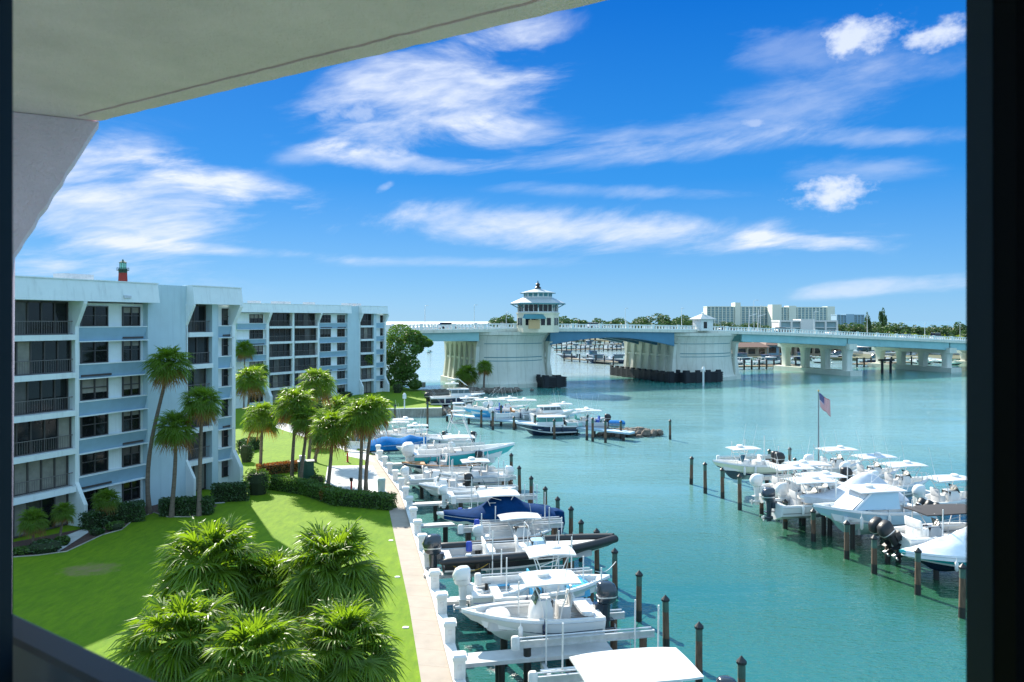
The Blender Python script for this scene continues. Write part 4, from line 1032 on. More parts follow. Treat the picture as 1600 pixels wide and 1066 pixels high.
# G: navy and teak runabout, bow left
(c, L) = spanc(629, 742, 730, 2.0)
b = boat('classic navy runabout with a teak foredeck and black outboard', c, L, 2.4, 1.2, 1.3, LT, ('white', 'navy', 'teak', 'white'), 'fore'); seat(b, -.4, .6, 1.6, 'cushion'); console(b, .6, .6, .9, .7); outboard(b, -L/2, 0, .7, 1.15, 'black')
mb = MB()
for k in range(3): mb.tube([(-.2+k*.12, -1.0, 1.1), (-.9+k*.2, -.8, 2.3), (-.9+k*.2, .8, 2.3), (-.2+k*.12, 1.0, 1.1)], .02, 5)
mb.build('folded_bimini_frame', M['metal'], b)
# H: turquoise sportfisher with tower, bow right
(c, L) = spanc(648, 804, 712, 2.6)
b = boat('turquoise sport fishing boat with a tall white tower and white outboards', c, L, 3.0, 2.4, 1.1, RT, ('seafoam', 'turq', 'white', 'turq')); console(b, -.5, .95, 1.3, 1.3); seat(b, -1.7, .95, 1.3); ttop(b, -.6, 2.2, 2.9, 2.2, 1.6, rods=6, antenna=False)
for y in (-.45, .45): outboard(b, -L/2, y, 1.1, 1.5, 'white_paint')
mb = MB()
for sx in (-1, 1):
    for sy in (-1, 1): mb.tube([(-.6+sx*.9, sy*.85, 3.85), (-.6+sx*.4, sy*.4, 5.6)], .035, 6)
mb.tube([(-.6+.6, -.7, 4.6), (-.6-.6, -.7, 4.6), (-.6-.6, .7, 4.6), (-.6+.6, .7, 4.6), (-.6+.6, -.7, 4.6)], .03, 5)
mb.tube([(.9, -1.0, 2.4), (-.2, -.6, 5.0)], .03, 5); mb.tube([(.9, 1.0, 2.4), (-.2, .6, 5.0)], .03, 5)
tw = mb.build('tower', M['white'], b)
mb = MB(); mb.blob([(5.55, -.6, 0, .65, .6), (5.65, -.6, 0, .65, .6)], 14, 4); mb.blob([(6.3, -.6, 0, .55, .5), (6.38, -.6, 0, .5, .45)], 14, 4)
for sx in (-1, 1):
    for sy in (-1, 1): mb.tube([(-.6+sx*.4, sy*.4, 5.6), (-.6+sx*.35, sy*.38, 6.35)], .025, 5)
mb.build('platform', M['white'], tw, 40); coaming(b, L, 3.0, 1.8, 'white_paint'); outriggers(b, -.6, 3.8, 5)
# I: blue canvas pair
(c, L) = spanc(586, 664, 694, 1.9)
b = boat('white boat under a crumpled bright blue canvas cover', c, L+1, 2.6, 1.4, .9, RT, ('navy', 'bluecover', 'white', 'navy'), 'closed')
cover_mb(L+1, 2.6, 1.4, lambda t: .25+.4*math.exp(-((t-.3)/.2)**2)+.35*math.exp(-((t-.7)/.1)**2), .06, .6, .5, 8, .95).build('cover', M['bluecover'], b, 40)
(c, L) = spanc(600, 662, 676, 1.9)
b = boat('white centre console behind the bright blue canvas', c, L+1, 2.5, 1.4, .8, RT); console(b, 0, .7); ttop(b, -.1, 1.6, 2.4, 1.8, 1.6); seat(b, -1, .7); outboard(b, -L/2-.5, 0, .8, 1.1, 'white')
(c, L) = spanc(604, 640, 664, 2.4)
b = boat('small white tender with a flat top at the far left end of the basin', c, L+1.5, 2.0, 1.0, .8, RT); ttop(b, 0, 1.1, 2.6, 1.7, 1.3, antenna=False); console(b, 0, .5, .7, .8)
(c, L) = spanc(664, 735, 690, 1.7)
b = boat('plain white centre console under the tower of the turquoise boat', c, L, 2.3, 1.2, 1.0, LT); console(b, 0, .6); seat(b, -1, .6); outboard(b, -L/2, 0, .6, 1.0, 'black')
# small tender with white console, left
(c, L) = spanc(640, 700, 722, 1.8)
b = boat('white console skiff between the sea wall and the turquoise boat', (c[0], c[1]+.5), L, 2.0, 1.0, 1.3, RT); console(b, -.2, .5, .9, 1.0); coaming(b, L, 2.0, 1.0)
# --- second row, beyond the basin
(c, L) = spanc(682, 748, 628, 1.5)
b = boat('white cabin cruiser with a dark hull and hardtop, nearest the lawn point', c, L+2, 3.3, 2.2, .6, RT, ('navy', 'navy', 'white', 'white'), 'fore'); pontoon_cabin(b, .3, 1.9, 3.0, 2.4, 1.1); ttop(b, -1.0, 3.4, 2.2, 1.9, .9, antenna=True); outboard(b, -L/2-1, .4, 1.0, 1.3, 'black'); bowrail(b, L+2, 3.3, 2.2)
mb = MB(); mb.tube([(1.5, -1, 3.6), (.2, -.9, 4.7), (-1.6, -.9, 4.6)], .05, 6); mb.tube([(1.5, 1, 3.6), (.2, .9, 4.7), (-1.6, .9, 4.6)], .05, 6); mb.build('arch', M['white'], b)
(c, L) = spanc(730, 800, 645, 1.6)
b = boat('sky blue hulled boat with a long white hardtop beyond the basin', c, L+1, 3.0, 1.9, .5, LT, ('skyblue', 'skyblue', 'white', 'skyblue')); console(b, 0, .9, 1.2, 1.2, 'screen'); ttop(b, 0, 2.0, 4.4, 2.4, 1.6); seat(b, -1.2, .9, 1.2, 'royal'); outriggers(b, 0, 3.5, 6, 1.5, back=.8)
(c, L) = spanc(778, 850, 646, 1.7)
b = boat('white sport boat with a green windscreen beyond the basin', c, L+1, 3.0, 1.8, .5, RT); console(b, .3, .9, 1.4, 1.2, 'greenglass'); ttop(b, 0, 2.0, 4.2, 2.3, 1.7); seat(b, -1.2, .9, 1.2, 'teak'); outboard(b, -L/2-.5, 0, .8, 1.2, 'white')
(c, L) = spanc(835, 892, 645, 2.2)
b = boat('long white express boat with a low cabin behind the navy cruiser', c, L+1, 3.0, 1.9, .6, RT, floor='fore'); pontoon_cabin(b, -.3, 1.7, 2.6, 2.2, .8)
(c, L) = spanc(806, 898, 668, 1.0)
b = boat('navy blue downeast cruiser with a long white deckhouse, bow to the left', c, L, 2.9, 1.8, -.15, LT, ('navy', 'navy', 'white', 'white'), 'fore'); pontoon_cabin(b, -.6, 1.5, 3.2, 2.2, 1.05, 'greenglass'); outboard(b, -L/2, 0, .8, 1.1, 'black')
(c, L) = spanc(882, 946, 660, 1.5)
b = boat('pale seafoam centre console with a white T-top at the end of the second row', c, L, 2.5, 1.5, .5, RT, ('seafoam', 'seafoam', 'white', 'seafoam')); console(b, -.1, .8, .9, 1.1, 'greenglass'); ttop(b, -.1, 1.6, 2.5, 1.8, 1.7); seat(b, -1, .8, 1, 'greenglass'); coaming(b, L, 2.5, 1.5, 'cushion'); outboard(b, -L/2, 0, .8, 1.1, 'black')
(c, L) = spanc(940, 968, 662, .6)
b = boat('little white dinghy with a blue cover lying behind the dock end', c, L+1.2, 1.6, .8, .1, LT, ('white', 'white', 'white', 'skyblue'), 'closed'); cover_mb(L+1.2, 1.6, .8, lambda t: .25, .04, .6, .2, 4, .95).build('cover', M['bluecover'], b, 40)
# --- right row
(c, L) = spanc(1111, 1215, 735, 1.9)
b = boat('cream and navy centre console with a thin white T-top, farthest in the right row', c, L, 2.6, 1.7, 1.1, LT, ('navy', 'cream', 'white', 'navy')); console(b, .0, .9, .9, 1.0); ttop(b, .1, 1.7, 2.6, 1.8, 1.6, arch=.03); seat(b, -1.2, .9, .9, 'white_paint'); outboard(b, -L/2, 0, .9, 1.2, 'black'); outboard(b, -L/2, -.6, .9, 1.2, 'black')
RR = [((1186, 1290, 762, 2.0), 'white open boat with white outboard and grey console, second in right row', RT, 1.0, 'white', 'white'),
      ((1200, 1320, 752, 2.2), 'white centre console with a broad T-top behind the flagpole', LT, 1.1, 'white', 'black'),
      ((1205, 1330, 785, 2.0), 'white boat with a curved dark windscreen, third in the right row', RT, 1.0, 'white', 'motor'),
      ((1225, 1345, 772, 2.2), 'white cabin boat between the flagpole and the grey covered boat', RT, 1.0, 'white', 'white')]
for (sp, lab, hd, k, hc, oc) in RR:
    (c, L) = spanc(*sp)
    b = boat(lab, c, L, 2.5, 1.5, .9, hd, ('white', hc, 'white', 'white')); console(b, 0, .8, 1.1, 1.2); ttop(b, -.1, 1.6, 3.1, 2.0, 1.65, rods=5); seat(b, -1.15, .8, 1.0, 'cushion'); coaming(b, L, 2.5, 1.5, 'cushion'); outboard(b, -L/2, 0, .85, 1.25, oc); bowrail(b, L, 2.5, 1.5)
(c, L) = spanc(1246, 1412, 783, 2.4)
b = boat('boat hidden by a draped pale grey canvas cover, bow to the left', (c[0]+.2, c[1]+.9), L, 2.9, 1.4, 1.25, LT, ('white', 'white', 'white', 'white'), 'closed')
cover_mb(L, 2.9, 1.4, lambda t: .08+1.7*math.exp(-((t-.33)/.27)**2), .06, .4, .4, 12, .97).build('cover', M['greycover'], b, 40)
(c, L) = spanc(1263, 1448, 803, 2.0)
b = boat('large pale blue centre console with an enclosed console and white hardtop, bow to the left', c, L, 3.1, 2.1, .62, LT, ('seafoam', 'paleblue', 'white', 'seafoam'))
mb = MB(); mb.loft([[(-1.6, -1.15, 1.9), (-1.6, 1.15, 1.9), (1.7, 1.0, 1.9), (1.7, -1.0, 1.9)], [(-1.5, -1.05, 3.0), (-1.5, 1.05, 3.0), (.35, .95, 3.0), (.35, -.95, 3.0)]]); mb.build('enclosure', M['paleblue'], b)
mb = MB()
for sy in (-1, 1):
    mb.tube([(1.75, sy*1.02, 1.88), (.4, sy*.97, 3.02)], .07, 6)
mb.loft([[(1.95, -.98, 1.86), (1.95, .98, 1.86), (1.99, .98, 1.86), (1.99, -.98, 1.86)], [(.5, -.9, 3.0), (.5, .9, 3.0), (.54, .9, 3.0), (.54, -.9, 3.0)]])
mb.build('front_curtain', M['whitecover'], b)
ttop(b, -.5, 1.85, 3.4, 2.4, 1.85, arch=.04, rods=5); coaming(b, L, 3.1, 2.1, 'white_paint'); outriggers(b, -.5, 3.0, 3.2, .4, 'metal', .95)
for y in (-.7, 0, .7): outboard(b, -L/2, y, 1.2, 1.0, 'black', -.6)
(c, L) = spanc(1400, 1500, 835, 2.2)
b = boat('white deck boat with a black canopy behind the pale covered boat', (c[0]+1.2, c[1]+1.0), L+2, 2.7, 1.3, 1.1, RT); ttop(b, .5, 1.2, 4.3, 2.3, 1.7, 'blackcover', 'metal', arch=.03, antenna=False); seat(b, -1.5, .7, 1.6, 'white_paint'); console(b, -.4, .7, .8, .8); outboard(b, -L/2-1, .5, .8, 1.3, 'black', -.6); outboard(b, -L/2-1, -.3, .8, 1.3, 'black', -.6)
mb = MB()
for x in (-2.8, -1.8, -.8): mb.tube([(x, -1.25, .9), (x, -1.25, 1.7)], .02, 5)
mb.tube([(-2.8, -1.25, 1.7), (.4, -1.25, 1.7)], .02, 5); mb.build('side_rail', M['white_paint'], b)
c = P(1490, 868, 1.3)
b = boat('boat under a smooth pale canvas tent with a turquoise hull, cut by the window frame', (c.x+.4, c.y-.1), 8.2, 2.8, 1.35, .45, LT, ('navy', 'turq', 'turq', 'white'), 'closed')
cover_mb(8.2, 2.8, 1.35, lambda t: .10+1.5*max(0, 1-abs(t-.42)/.50)**1.1, .05, .15, .30, 15, .97).build('cover', M['whitecover'], b, 40)

# --- fillers seen between the larger boats
MORE = [((640, 726, 752, 1.7), 'open white skiff on the lift before the navy runabout', RT, 2.0, .95, 1.35, 'white', 'white', False),
        ((690, 790, 748, 1.9), 'white centre console with a pale canopy behind the turquoise stern', LT, 2.2, 1.2, 1.2, 'white', 'white', True),
        ((655, 725, 766, 1.7), 'small grey console skiff between two empty looking lifts', LT, 1.9, .95, 1.3, 'cushion', 'black', False),
        ((620, 700, 705, 1.8), 'white bow of a boat just behind the white outboards', LT, 2.3, 1.3, 1.0, 'white', 'white', False),
        ((612, 690, 684, 1.8), 'white T-top boat beyond the bright blue canvas', LT, 2.5, 1.4, .8, 'paleblue', 'black', True)]
for (sp, lab, hd, B_, H_, kl, hc, oc, tt) in MORE:
    (c, L) = spanc(*sp); b = boat(lab, c, L, B_, H_, kl, hd, ('white', hc, 'white', 'white')); console(b, 0, H_*.48, .75, .95); seat(b, -.9, H_*.48, .8, 'cushion'); outboard(b, -L/2, 0, .5, 1.0, oc)
    if tt: ttop(b, -.1, H_, 2.3, 1.6, 1.5)
ROW2 = [((700, 762, 640, 1.5), 'white T-top boat left of the sky blue hull in the second row', 'white', 'white'), ((762, 826, 640, 1.5), 'seafoam T-top boat right of the sky blue hull in the second row', 'seafoam', 'white'), ((798, 856, 652, 1.4), 'low white boat before the long express boat in the second row', 'white', 'black'),
        ((846, 912, 652, 1.4), 'pale blue T-top boat behind the navy downeast cruiser', 'paleblue', 'white'), ((896, 948, 668, 1.1), 'small white skiff right of the navy downeast cruiser', 'white', 'black')]
for i, (sp, lab, hc, oc) in enumerate(ROW2):
    (c, L) = spanc(*sp); b = boat(lab, (c[0], c[1]+1.5), L, 2.4, 1.4, .5, RT if i % 2 else LT, ('white', hc, 'white', 'white')); console(b, 0, .7, 1.0, 1.2, 'greenglass' if i == 3 else 'screen'); seat(b, -1.1, .7, 1.0, ('cushion', 'royal', 'teak')[i % 3]); outboard(b, -L/2, 0, .8, 1.15, oc)
    if i != 2: ttop(b, -.1, 1.5, 2.9, 1.9, 1.7, rods=3)
ROWB = [((1300, 1392, 752, 2.0), 'white T-top boat on the far side of the right dock, left one', 'white'), ((1345, 1440, 768, 2.0), 'white T-top boat on the far side of the right dock, middle one', 'paleblue'), ((1418, 1520, 795, 2.0), 'white T-top boat on the far side of the right dock, right one', 'white'), ((1242, 1330, 738, 2.0), 'white T-top boat right behind the foot of the flagpole', 'white')]
for (sp, lab, hc) in ROWB:
    (c, L) = spanc(*sp); b = boat(lab, (c[0]+2.6, c[1]+3.2), L, 2.5, 1.5, .8, RT, ('white', hc, 'white', 'white')); console(b, 0, .8, 1.1, 1.2, 'screen'); ttop(b, -.1, 1.6, 3.2, 2.0, 1.6, rods=4); seat(b, -1.1, .8, 1, 'cushion'); outboard(b, -L/2, 0, .9, 1.2, 'white'); bowrail(b, L, 2.5, 1.5)
# ------------------------------------------------------------------ pilings
def piling_mesh(hgt):
    a = MB(); a.tube([(0, 0, .55), (0, 0, hgt-.5)], [.15, .14], 12); b_ = MB(); b_.tube([(0, 0, -1.5), (0, 0, .56)], [.165, .158], 12)
    c_ = MB(); c_.tube([(0, 0, hgt-.5), (0, 0, hgt)], [.145, .143], 12); d = MB(); d.blob([(hgt, 0, 0, .19, .19), (hgt+.08, 0, 0, .19, .19), (hgt+.28, 0, 0, .01, .01)], 12, 2)
    return a.mesh('shaft', M['pile'], 50), b_.mesh('waterline', M['pile_wet'], 50), c_.mesh('collar', M['pile_top'], 50), d.mesh('cap', M['cap'])
PM = {q: piling_mesh(q/10) for q in (20, 23, 26, 29, 33)}
def piling(x, y, hgt, label, group='wooden mooring pilings', lean=0.0, rad=1.0):
    k = min(PM, key=lambda q: abs(q/10-hgt)); r = empty('mooring_piling', (x, y, 0), random.uniform(0, 6), label, 'piling', group)
    r.rotation_euler.x = lean
    for nm, me in zip(('shaft', 'waterline', 'collar', 'cap'), PM[k]):
        o = bpy.data.objects.new(nm, me); C.objects.link(o); o.parent = r
    r.scale = (rad, rad, hgt/(k/10)); return r
# outer row of the left marina: (px, top row)
OUT = [(1159, 1026), (1092, 972), (1041, 930), (998, 892), (961, 857), (933, 826), (908, 812), (892, 791), (872, 776), (852, 760), (830, 744), (812, 728), (799, 708)]
for i, (px, ty) in enumerate(OUT):
    # distance from the straight row through two measured footings
    A0, A1 = Vector((8.2, 29.5)), Vector((.9, 64.0))
    dd_ = A1-A0; r_ = (px-800)/1200; t = (r_*A0.y-A0.x)/(dd_.x-r_*dd_.y); p = A0+dd_*t
    hg = H-(ty-501)*p.y/1200; piling(p.x, p.y, max(1.6, hg-.25), 'black capped wooden piling, %s from the camera in the outer row of near slips' % ORD[i], lean=random.uniform(-.02, .02))
for i, (px, by, ty) in enumerate([(1080, 757, 713), (1102, 771, 722), (1129, 779, 731), (1156, 797, 741), (1190, 803, 765), (1227, 826, 780), (1271, 846, 795), (1323, 873, 813), (1366, 896, 836), (1434, 929, 856), (1503, 965, 880), (1387, 880, 815)]):
    p = P(px, by, 0); hg = H-(ty-501)*p.y/1200; lab = ORD[11-i] if i < 11 else 'thin twin'
    piling(p.x, p.y, hg-.25, ('wooden piling standing %s from the left in the right hand row' % ('first' if i == 0 else ORD[i])) if i < 11 else 'pale wooden piling close beside the ninth one of the right hand row', 'right row mooring pilings', lean=random.uniform(-.02, .02), rad=1.05)
piling(*P(1047, 687, 0).xy, 2.3, 'lone wooden piling in open water beyond the rock spit')
for i, (px, by, ty) in enumerate([(706, 660, 625), (752, 668, 640), (770, 672, 642), (783, 665, 633), (803, 672, 650), (836, 680, 648), (866, 686, 655), (894, 680, 660), (917, 688, 655), (926, 690, 652), (946, 692, 655), (970, 686, 657)]):
    p = P(px, by, 0); piling(p.x, p.y, H-(ty-501)*p.y/1200-.25, 'wooden piling, %s from the left along the second row of boats' % (('first',)+tuple(ORD[1:]))[i], 'second row mooring pilings', rad=1.1)
for i, (px, by, ty) in enumerate([(668, 672, 628), (643, 668, 660), (677, 720, 690), (617, 660, 632)]):
    p = P(px, by, 0); piling(p.x, p.y, H-(ty-501)*p.y/1200-.25, 'piling standing in the back basin, %s' % ['tall and dark before the far sea wall', 'short one at the left corner', 'behind the tower of the turquoise boat', 'at the foot of the far sea wall'][i], 'basin pilings')
# right row behind the boats
for i, (px, by, ty) in enumerate([(1234, 735, 699), (1202, 730, 701), (1242, 740, 714), (1182, 748, 716)]):
    p = P(px, by, 0); piling(p.x, p.y, H-(ty-501)*p.y/1200-.25, 'piling poking up behind the far end of the right row, %s' % ['tall green topped', 'brown topped', 'short dark', 'low near the cream boat'][i], 'right row mooring pilings')

# ------------------------------------------------------------------ boat lifts and finger piers (left marina)
W = Vector((math.cos(SEA), math.sin(SEA)))
def slip_point(Y, off):
    p = Vector((swx(Y), Y))+W*off; return p
def lift(Y, o0, o1, label, width=3.4, beam_z=2.35, blue=False, group='boat lifts of the near slips', poles=True, base=None):
    b0 = slip_point(Y, 0) if base is None else Vector(base)
    r = empty('boat_lift', (b0.x, b0.y, 0), SEA, label, 'boat lift', group)
    for sy in (-1, 1):
        for xo in (o0, o1):
            mb = MB(); mb.tube([(xo, sy*width/2, -1.5), (xo, sy*width/2, beam_z-.12)], .16, 10); mb.build('piling', M['pile'] if xo == o1 else M['pile_wet'], r, 50)
        mb = MB(); mb.box(((o0+o1)/2, sy*width/2, beam_z+.16), (o1-o0+1.0, .14, .05)); mb.box(((o0+o1)/2, sy*width/2, beam_z-.09), (o1-o0+1.0, .14, .05)); mb.box(((o0+o1)/2, sy*width/2, beam_z+.035), (o1-o0+1.0, .05, .2)); mb.tube([(o0-.4, sy*width/2+.12, beam_z+.24), (o1+.4, sy*width/2+.12, beam_z+.24)], .035, 6); mb.build('beam', M['metal'], r)
        mb = MB(); mb.blob([(beam_z-.15, o0-.5, sy*width/2, .17, .13), (beam_z+.30, o0-.5, sy*width/2, .17, .13), (beam_z+.38, o0-.5, sy*width/2, .12, .09)], 12, 4); mb.build('motor_housing', M['bluebox'] if blue and sy < 0 else M['white_paint'], r, 40)
    for xo in (o0+.6, o1-.6):
        mb = MB(); mb.box((xo, 0, .95), (.16, width-.3, .24))
        mb.build('cradle', M['metal'], r)
        for sy in (-1, 1):
            mb = MB(); mb.tube([(xo, sy*(width/2-.12), .95), (xo, sy*(width/2-.06), beam_z+.1)], .012, 5); mb.build('cable', M['metal'], r)
            if poles:
                mb = MB(); mb.tube([(xo+.1, sy*(width/2-.35), .95), (xo+.13, sy*(width/2-.33), random.uniform(3.3, 4.1))], .035, 7); mb.build('guide_pole', M['white_paint'], r)
    for sy in (-1, 1):
        mb = MB(); mb.box(((o0+o1)/2, sy*.55, 1.10), (o1-o0-.6, .16, .09)); mb.build('bunk', M['white_paint'], r)
    return r
LIFTS = [(29.2, 3.2, 8.2, 'boat lift under the broad white hardtop boat', 3.2, False), (34.6, 2.6, 7.6, 'boat lift carrying the white centre console boat', 3.5, False), (38.6, 2.6, 7.4, 'boat lift under the white and bright blue boat', 3.2, False),
         (44.1, 3.0, 8.4, 'boat lift with a blue housing under the black inflatable boat', 3.6, True), (48.3, 4.2, 8.6, 'boat lift under the small skiff with the flat canopy', 2.9, True), (51.6, 3.6, 8.6, 'boat lift with a blue housing under the navy covered boat', 3.5, True),
         (59.0, 3.2, 8.2, 'empty looking boat lift behind the navy covered boat', 3.4, False), (62.5, 3.6, 9.0, 'boat lift with high aluminium beams before the navy runabout', 3.0, False), (66.5, 3.4, 8.4, 'boat lift second before the navy runabout', 3.0, False), (70.8, 3.0, 8.4, 'boat lift under the navy and teak runabout', 3.2, False), (75.8, 4.0, 10.5, 'boat lift under the turquoise sport fishing boat', 3.6, False)]
for (Y, a, b_, lab, w_, bl) in LIFTS: lift(Y, a, b_, lab, w_, 1.75 if Y < 36 else (2.3 if Y < 57 else 2.1), bl)
lift(0, 0, 5.0, 'boat lift under the bright blue canvas boat', 3.2, 2.0, False, base=(-14.6, 84.5))
# lifts of the right row
for i, (px, by, lab) in enumerate([(1150, 757, 'boat lift under the cream and navy boat'), (1225, 795, 'boat lift under the white open boats of the right row'), (1245, 815, 'boat lift under the white boat with the curved windscreen'), (1290, 838, 'boat lift under the grey canvas boat'), (1325, 858, 'boat lift under the large pale blue boat'), (1455, 905, 'boat lift under the pale canvas tent')]):
    p = P(px, by, 0); lift(0, 0, 4.6, lab, 3.2, 1.75, False, 'boat lifts of the right row', True, (p.x, p.y+1.6))
def finger(Y, l, label, w=.75, supports=(2.4,)):
    b0 = slip_point(Y, -.1); r = empty('finger_pier', (b0.x, b0.y, 1.2), SEA, label, 'pier', 'finger piers of the near slips')
    mb = MB(); mb.box((l/2+.3, 0, .02), (l, w, .16)); mb.build('deck', M['dock'], r)
    for k in range(int(l/.3)): pass
    for s_ in supports:
        for sy in (-1, 1):
            mb = MB(); mb.tube([(s_, sy*w*.35, -2.8), (s_, sy*w*.35, -.06)], .14, 8); mb.build('support', M['pile_wet'], r, 50)
for (Y, l, lab) in [(31.0, 6.6, 'grey ribbed finger pier nearest the camera'), (37.6, 3.2, 'short finger pier left of the small white skiff'), (41.4, 2.6, 'stubby finger pier behind the black inflatable boat\'s stern'), (51.4, 3.6, 'white finger pier just before the navy covered boat'), (57.4, 3.6, 'white finger pier just beyond the navy covered boat'), (64.6, 4.4, 'thin finger pier before the high aluminium beams'), (68.6, 4.2, 'thin finger pier before the navy runabout'), (73.4, 3.8, 'finger pier between the navy runabout and the turquoise boat')]:
    finger(Y, l, lab, 1.0 if Y < 35 else .7, (2.2, 5.2) if l > 5 else (2.4,))
# pedestals along the sea wall
proto = None; Y = 26.4; k = 0
while Y < 79:
    x = swx(Y)+.22; lab = 'white square dock box on the sea wall, %s from the camera' % ORD[k]
    if proto is None:
        proto = empty('dock_box', (x, Y, 1.362), SEA-.04, lab, 'dock box', 'white dock boxes along the sea wall')
        mb = MB(); mb.box((0, 0, .36), (.44, .44, .72)); mb.build('pedestal', M['white_paint'], proto)
        mb = MB(); mb.box((0, 0, .785), (.56, .56, .13)); mb.box((0, 0, .88), (.52, .52, .06), taper=.8); mb.build('lid', M['white_paint'], proto)
        mb = MB(); mb.box((0, -.222, .45), (.16, .02, .22)); mb.build('outlet', M['metal'], proto)
    else: copy_tree(proto, (x, Y, 1.362), SEA-.04, label=lab)
    Y += 3.28 if k else 3.0; k += 1
def line(a, b_, sag, label):
    a, b_ = Vector(a), Vector(b_); pts = [a.lerp(b_, i/12)-Vector((0, 0, sag*math.sin(PI*i/12))) for i in range(13)]
    o = MB().tube([p-a for p in pts], .018, 5).build('mooring_line', M['gold'] if 'yellow' in label else M['white_paint'], None, None, a); tag(o, label, 'rope')
line((4.2, 38.6, 2.4), (5.6, 41.4, 2.0), .25, 'thin pale mooring line from the royal blue bow to a piling')
line((5.6, 44.9, 2.7), (5.0, 45.2, 1.9), .1, 'short pale line at the black inflatable bow')
# main dock behind the right row and walk of the second row
a, b = P(1215, 735, 1), P(1580, 860, 1)
r = empty('marina_dock', (a.x+7, a.y-2, 1.0), math.atan2(-1, .21), 'concrete dock running behind the right row of boats', 'dock'); mb = MB(); mb.box((17, 0, 0), (40, 1.6, .2)); mb.build('deck', M['dock'], r)
for q in range(9):
    for sy in (-1, 1):
        mb = MB(); mb.tube([(q*4.4, sy*.7, -2.5), (q*4.4, sy*.7, -.1)], .15, 8); mb.build('support', M['pile_wet'], r)
a, b = P(700, 648, 1), P(985, 678, .9); d = b-a
r = empty('marina_dock', (a.x, a.y, .95), math.atan2(d.y, d.x), 'blue grey concrete dock behind the second row, ending at the rock spit', 'dock'); mb = MB(); mb.box((d.length/2, .4, 0), (d.length, 1.5, .22)); mb.build('deck', mat('dock_bluegrey', (.36, .50, .60), .8, var=.1), r)
for q in range(8):
    mb = MB(); mb.tube([(q*d.length/7.2, -.2, -2.5), (q*d.length/7.2, -.2, -.1)], .18, 8); mb.build('support', M['pile_wet'], r)
# white plank gangway low against the far sea wall
# ------------------------------------------------------------------ rocks
def rocks(label, pts, n, size, hgt, seed, spread):
    rnd = random.Random(seed); c0 = Vector(pts[0]); mb = MB()
    for i in range(n):
        t = rnd.random()*(len(pts)-1); k = int(t); p = Vector(pts[k]).lerp(Vector(pts[k+1]), t-k); s = size*rnd.uniform(.5, 1.4)
        c = (p.x-c0.x+rnd.gauss(0, spread), p.y-c0.y+rnd.gauss(0, spread), rnd.uniform(-.2, hgt)*(1-.5*abs(2*t/(len(pts)-1)-1)))
        lv = []; 
        for z, q in ((-.9, .4), (-.4, .95), (.3, .9), (.75, .5)): lv.append((c[2]+z*s*.5, c[0]+rnd.uniform(-.1, .1)*s, c[1]+rnd.uniform(-.1, .1)*s, q*s*rnd.uniform(.4, .65), q*s*rnd.uniform(.4, .65)))
        mb.blob(lv, 7, 2.2)
    o = mb.build('rock_pile', M['rock']); o.location = (c0.x, c0.y, 0); return tag(o, label, 'rocks', kind='stuff')
a, b = P(955, 683, 0), P(1024, 679, 0); rocks('brown rock spit at the end of the second row dock', [(a.x, a.y+1.2), (b.x, b.y)], 230, .8, .75, 4, .75)
rocks('grey riprap along the lawn point in front of the bridge', [(-11.2, 122), (-12, 128), (-15.6, 141), (-17.5, 151), (-20, 156)], 420, .9, 1.0, 5, .8)
rocks('grey riprap strip carrying the two palms in front of the bridge pier', [(-21, 157), (-12, 158), (-4, 160), (1, 163)], 420, 1.0, .7, 6, 1.1)
mb = MB(); mb.prism([(-30, 152), (-17, 150), (-9, 156), (0, 161.5), (1, 163.5), (-10, 163), (-24, 161)], -1, .45); tag(mb.build('shore', M['rock']), kind='structure')
p = P(655, 600, 1); mb = MB(); mb.box((0, 0, .5), (2.6, 2, 1.0)); t = mb.build('concrete_block', M['seawall'], None, None, (p.x, p.y, .3)); tag(t, 'pale concrete block beside the dark tree at the water', 'concrete block')
# ------------------------------------------------------------------ flagpole
fp = P(1279, 742, 1.0); r = empty('flagpole', (fp.x, fp.y, 1.0), 0, 'tall thin flagpole rising behind the right row of boats', 'flagpole')
top = H-(612-501)*fp.y/1200-1.0
mb = MB(); mb.tube([(0, 0, 0), (0, 0, top)], [.075, .045], 8); mb.build('pole', mat('pole_grey', (.16, .18, .20), .5), r); mb = MB(); mb.blob([(top, 0, 0, .05, .05), (top+.08, 0, 0, .09, .09), (top+.16, 0, 0, .03, .03)], 10, 2); mb.build('finial', M['gold'], r)
fw, fh = 1.75, 1.25; mb = MB(); NX, NY = 39, 26
def flagp(u, v):
    # u along the fly, v down the hoist; the cloth sags from its upper corner
    x = u*fw*.62+.10*v; z = -v*fh-u*fw*.62*(.70+.1*v)+.06*math.sin(u*9+v*2); y = .16*math.sin(u*8+v*1.5)*u
    x -= .12*u*v
    return (x+.04, y, top-.12+z)
for i in range(NX):
    for j in range(NY):
        q = [flagp(i/NX, j/NY), flagp((i+1)/NX, j/NY), flagp((i+1)/NX, (j+1)/NY), flagp(i/NX, (j+1)/NY)]
        st = j//2; mi = 0 if st % 2 == 0 else 1
        if i < NX*.4 and j < 14:
            mi = 2
            if (i % 3 == 1) and (j % 3 == 1): mi = 1
        mb.add(q, [(0, 1, 2, 3)], mi)
fl = mb.build('flag', [mat('flag_red', (.42, .008, .02), .8), mat('flag_white', (.62, .62, .64), .8), mat('flag_blue', (.012, .03, .16), .8)])
fl.location = (fp.x, fp.y, 1.0); tag(fl, 'red, white and blue stars and stripes flag hanging from the tall pole', 'flag')
# small red flag and white ensign poles omitted: boats carry their own antennas

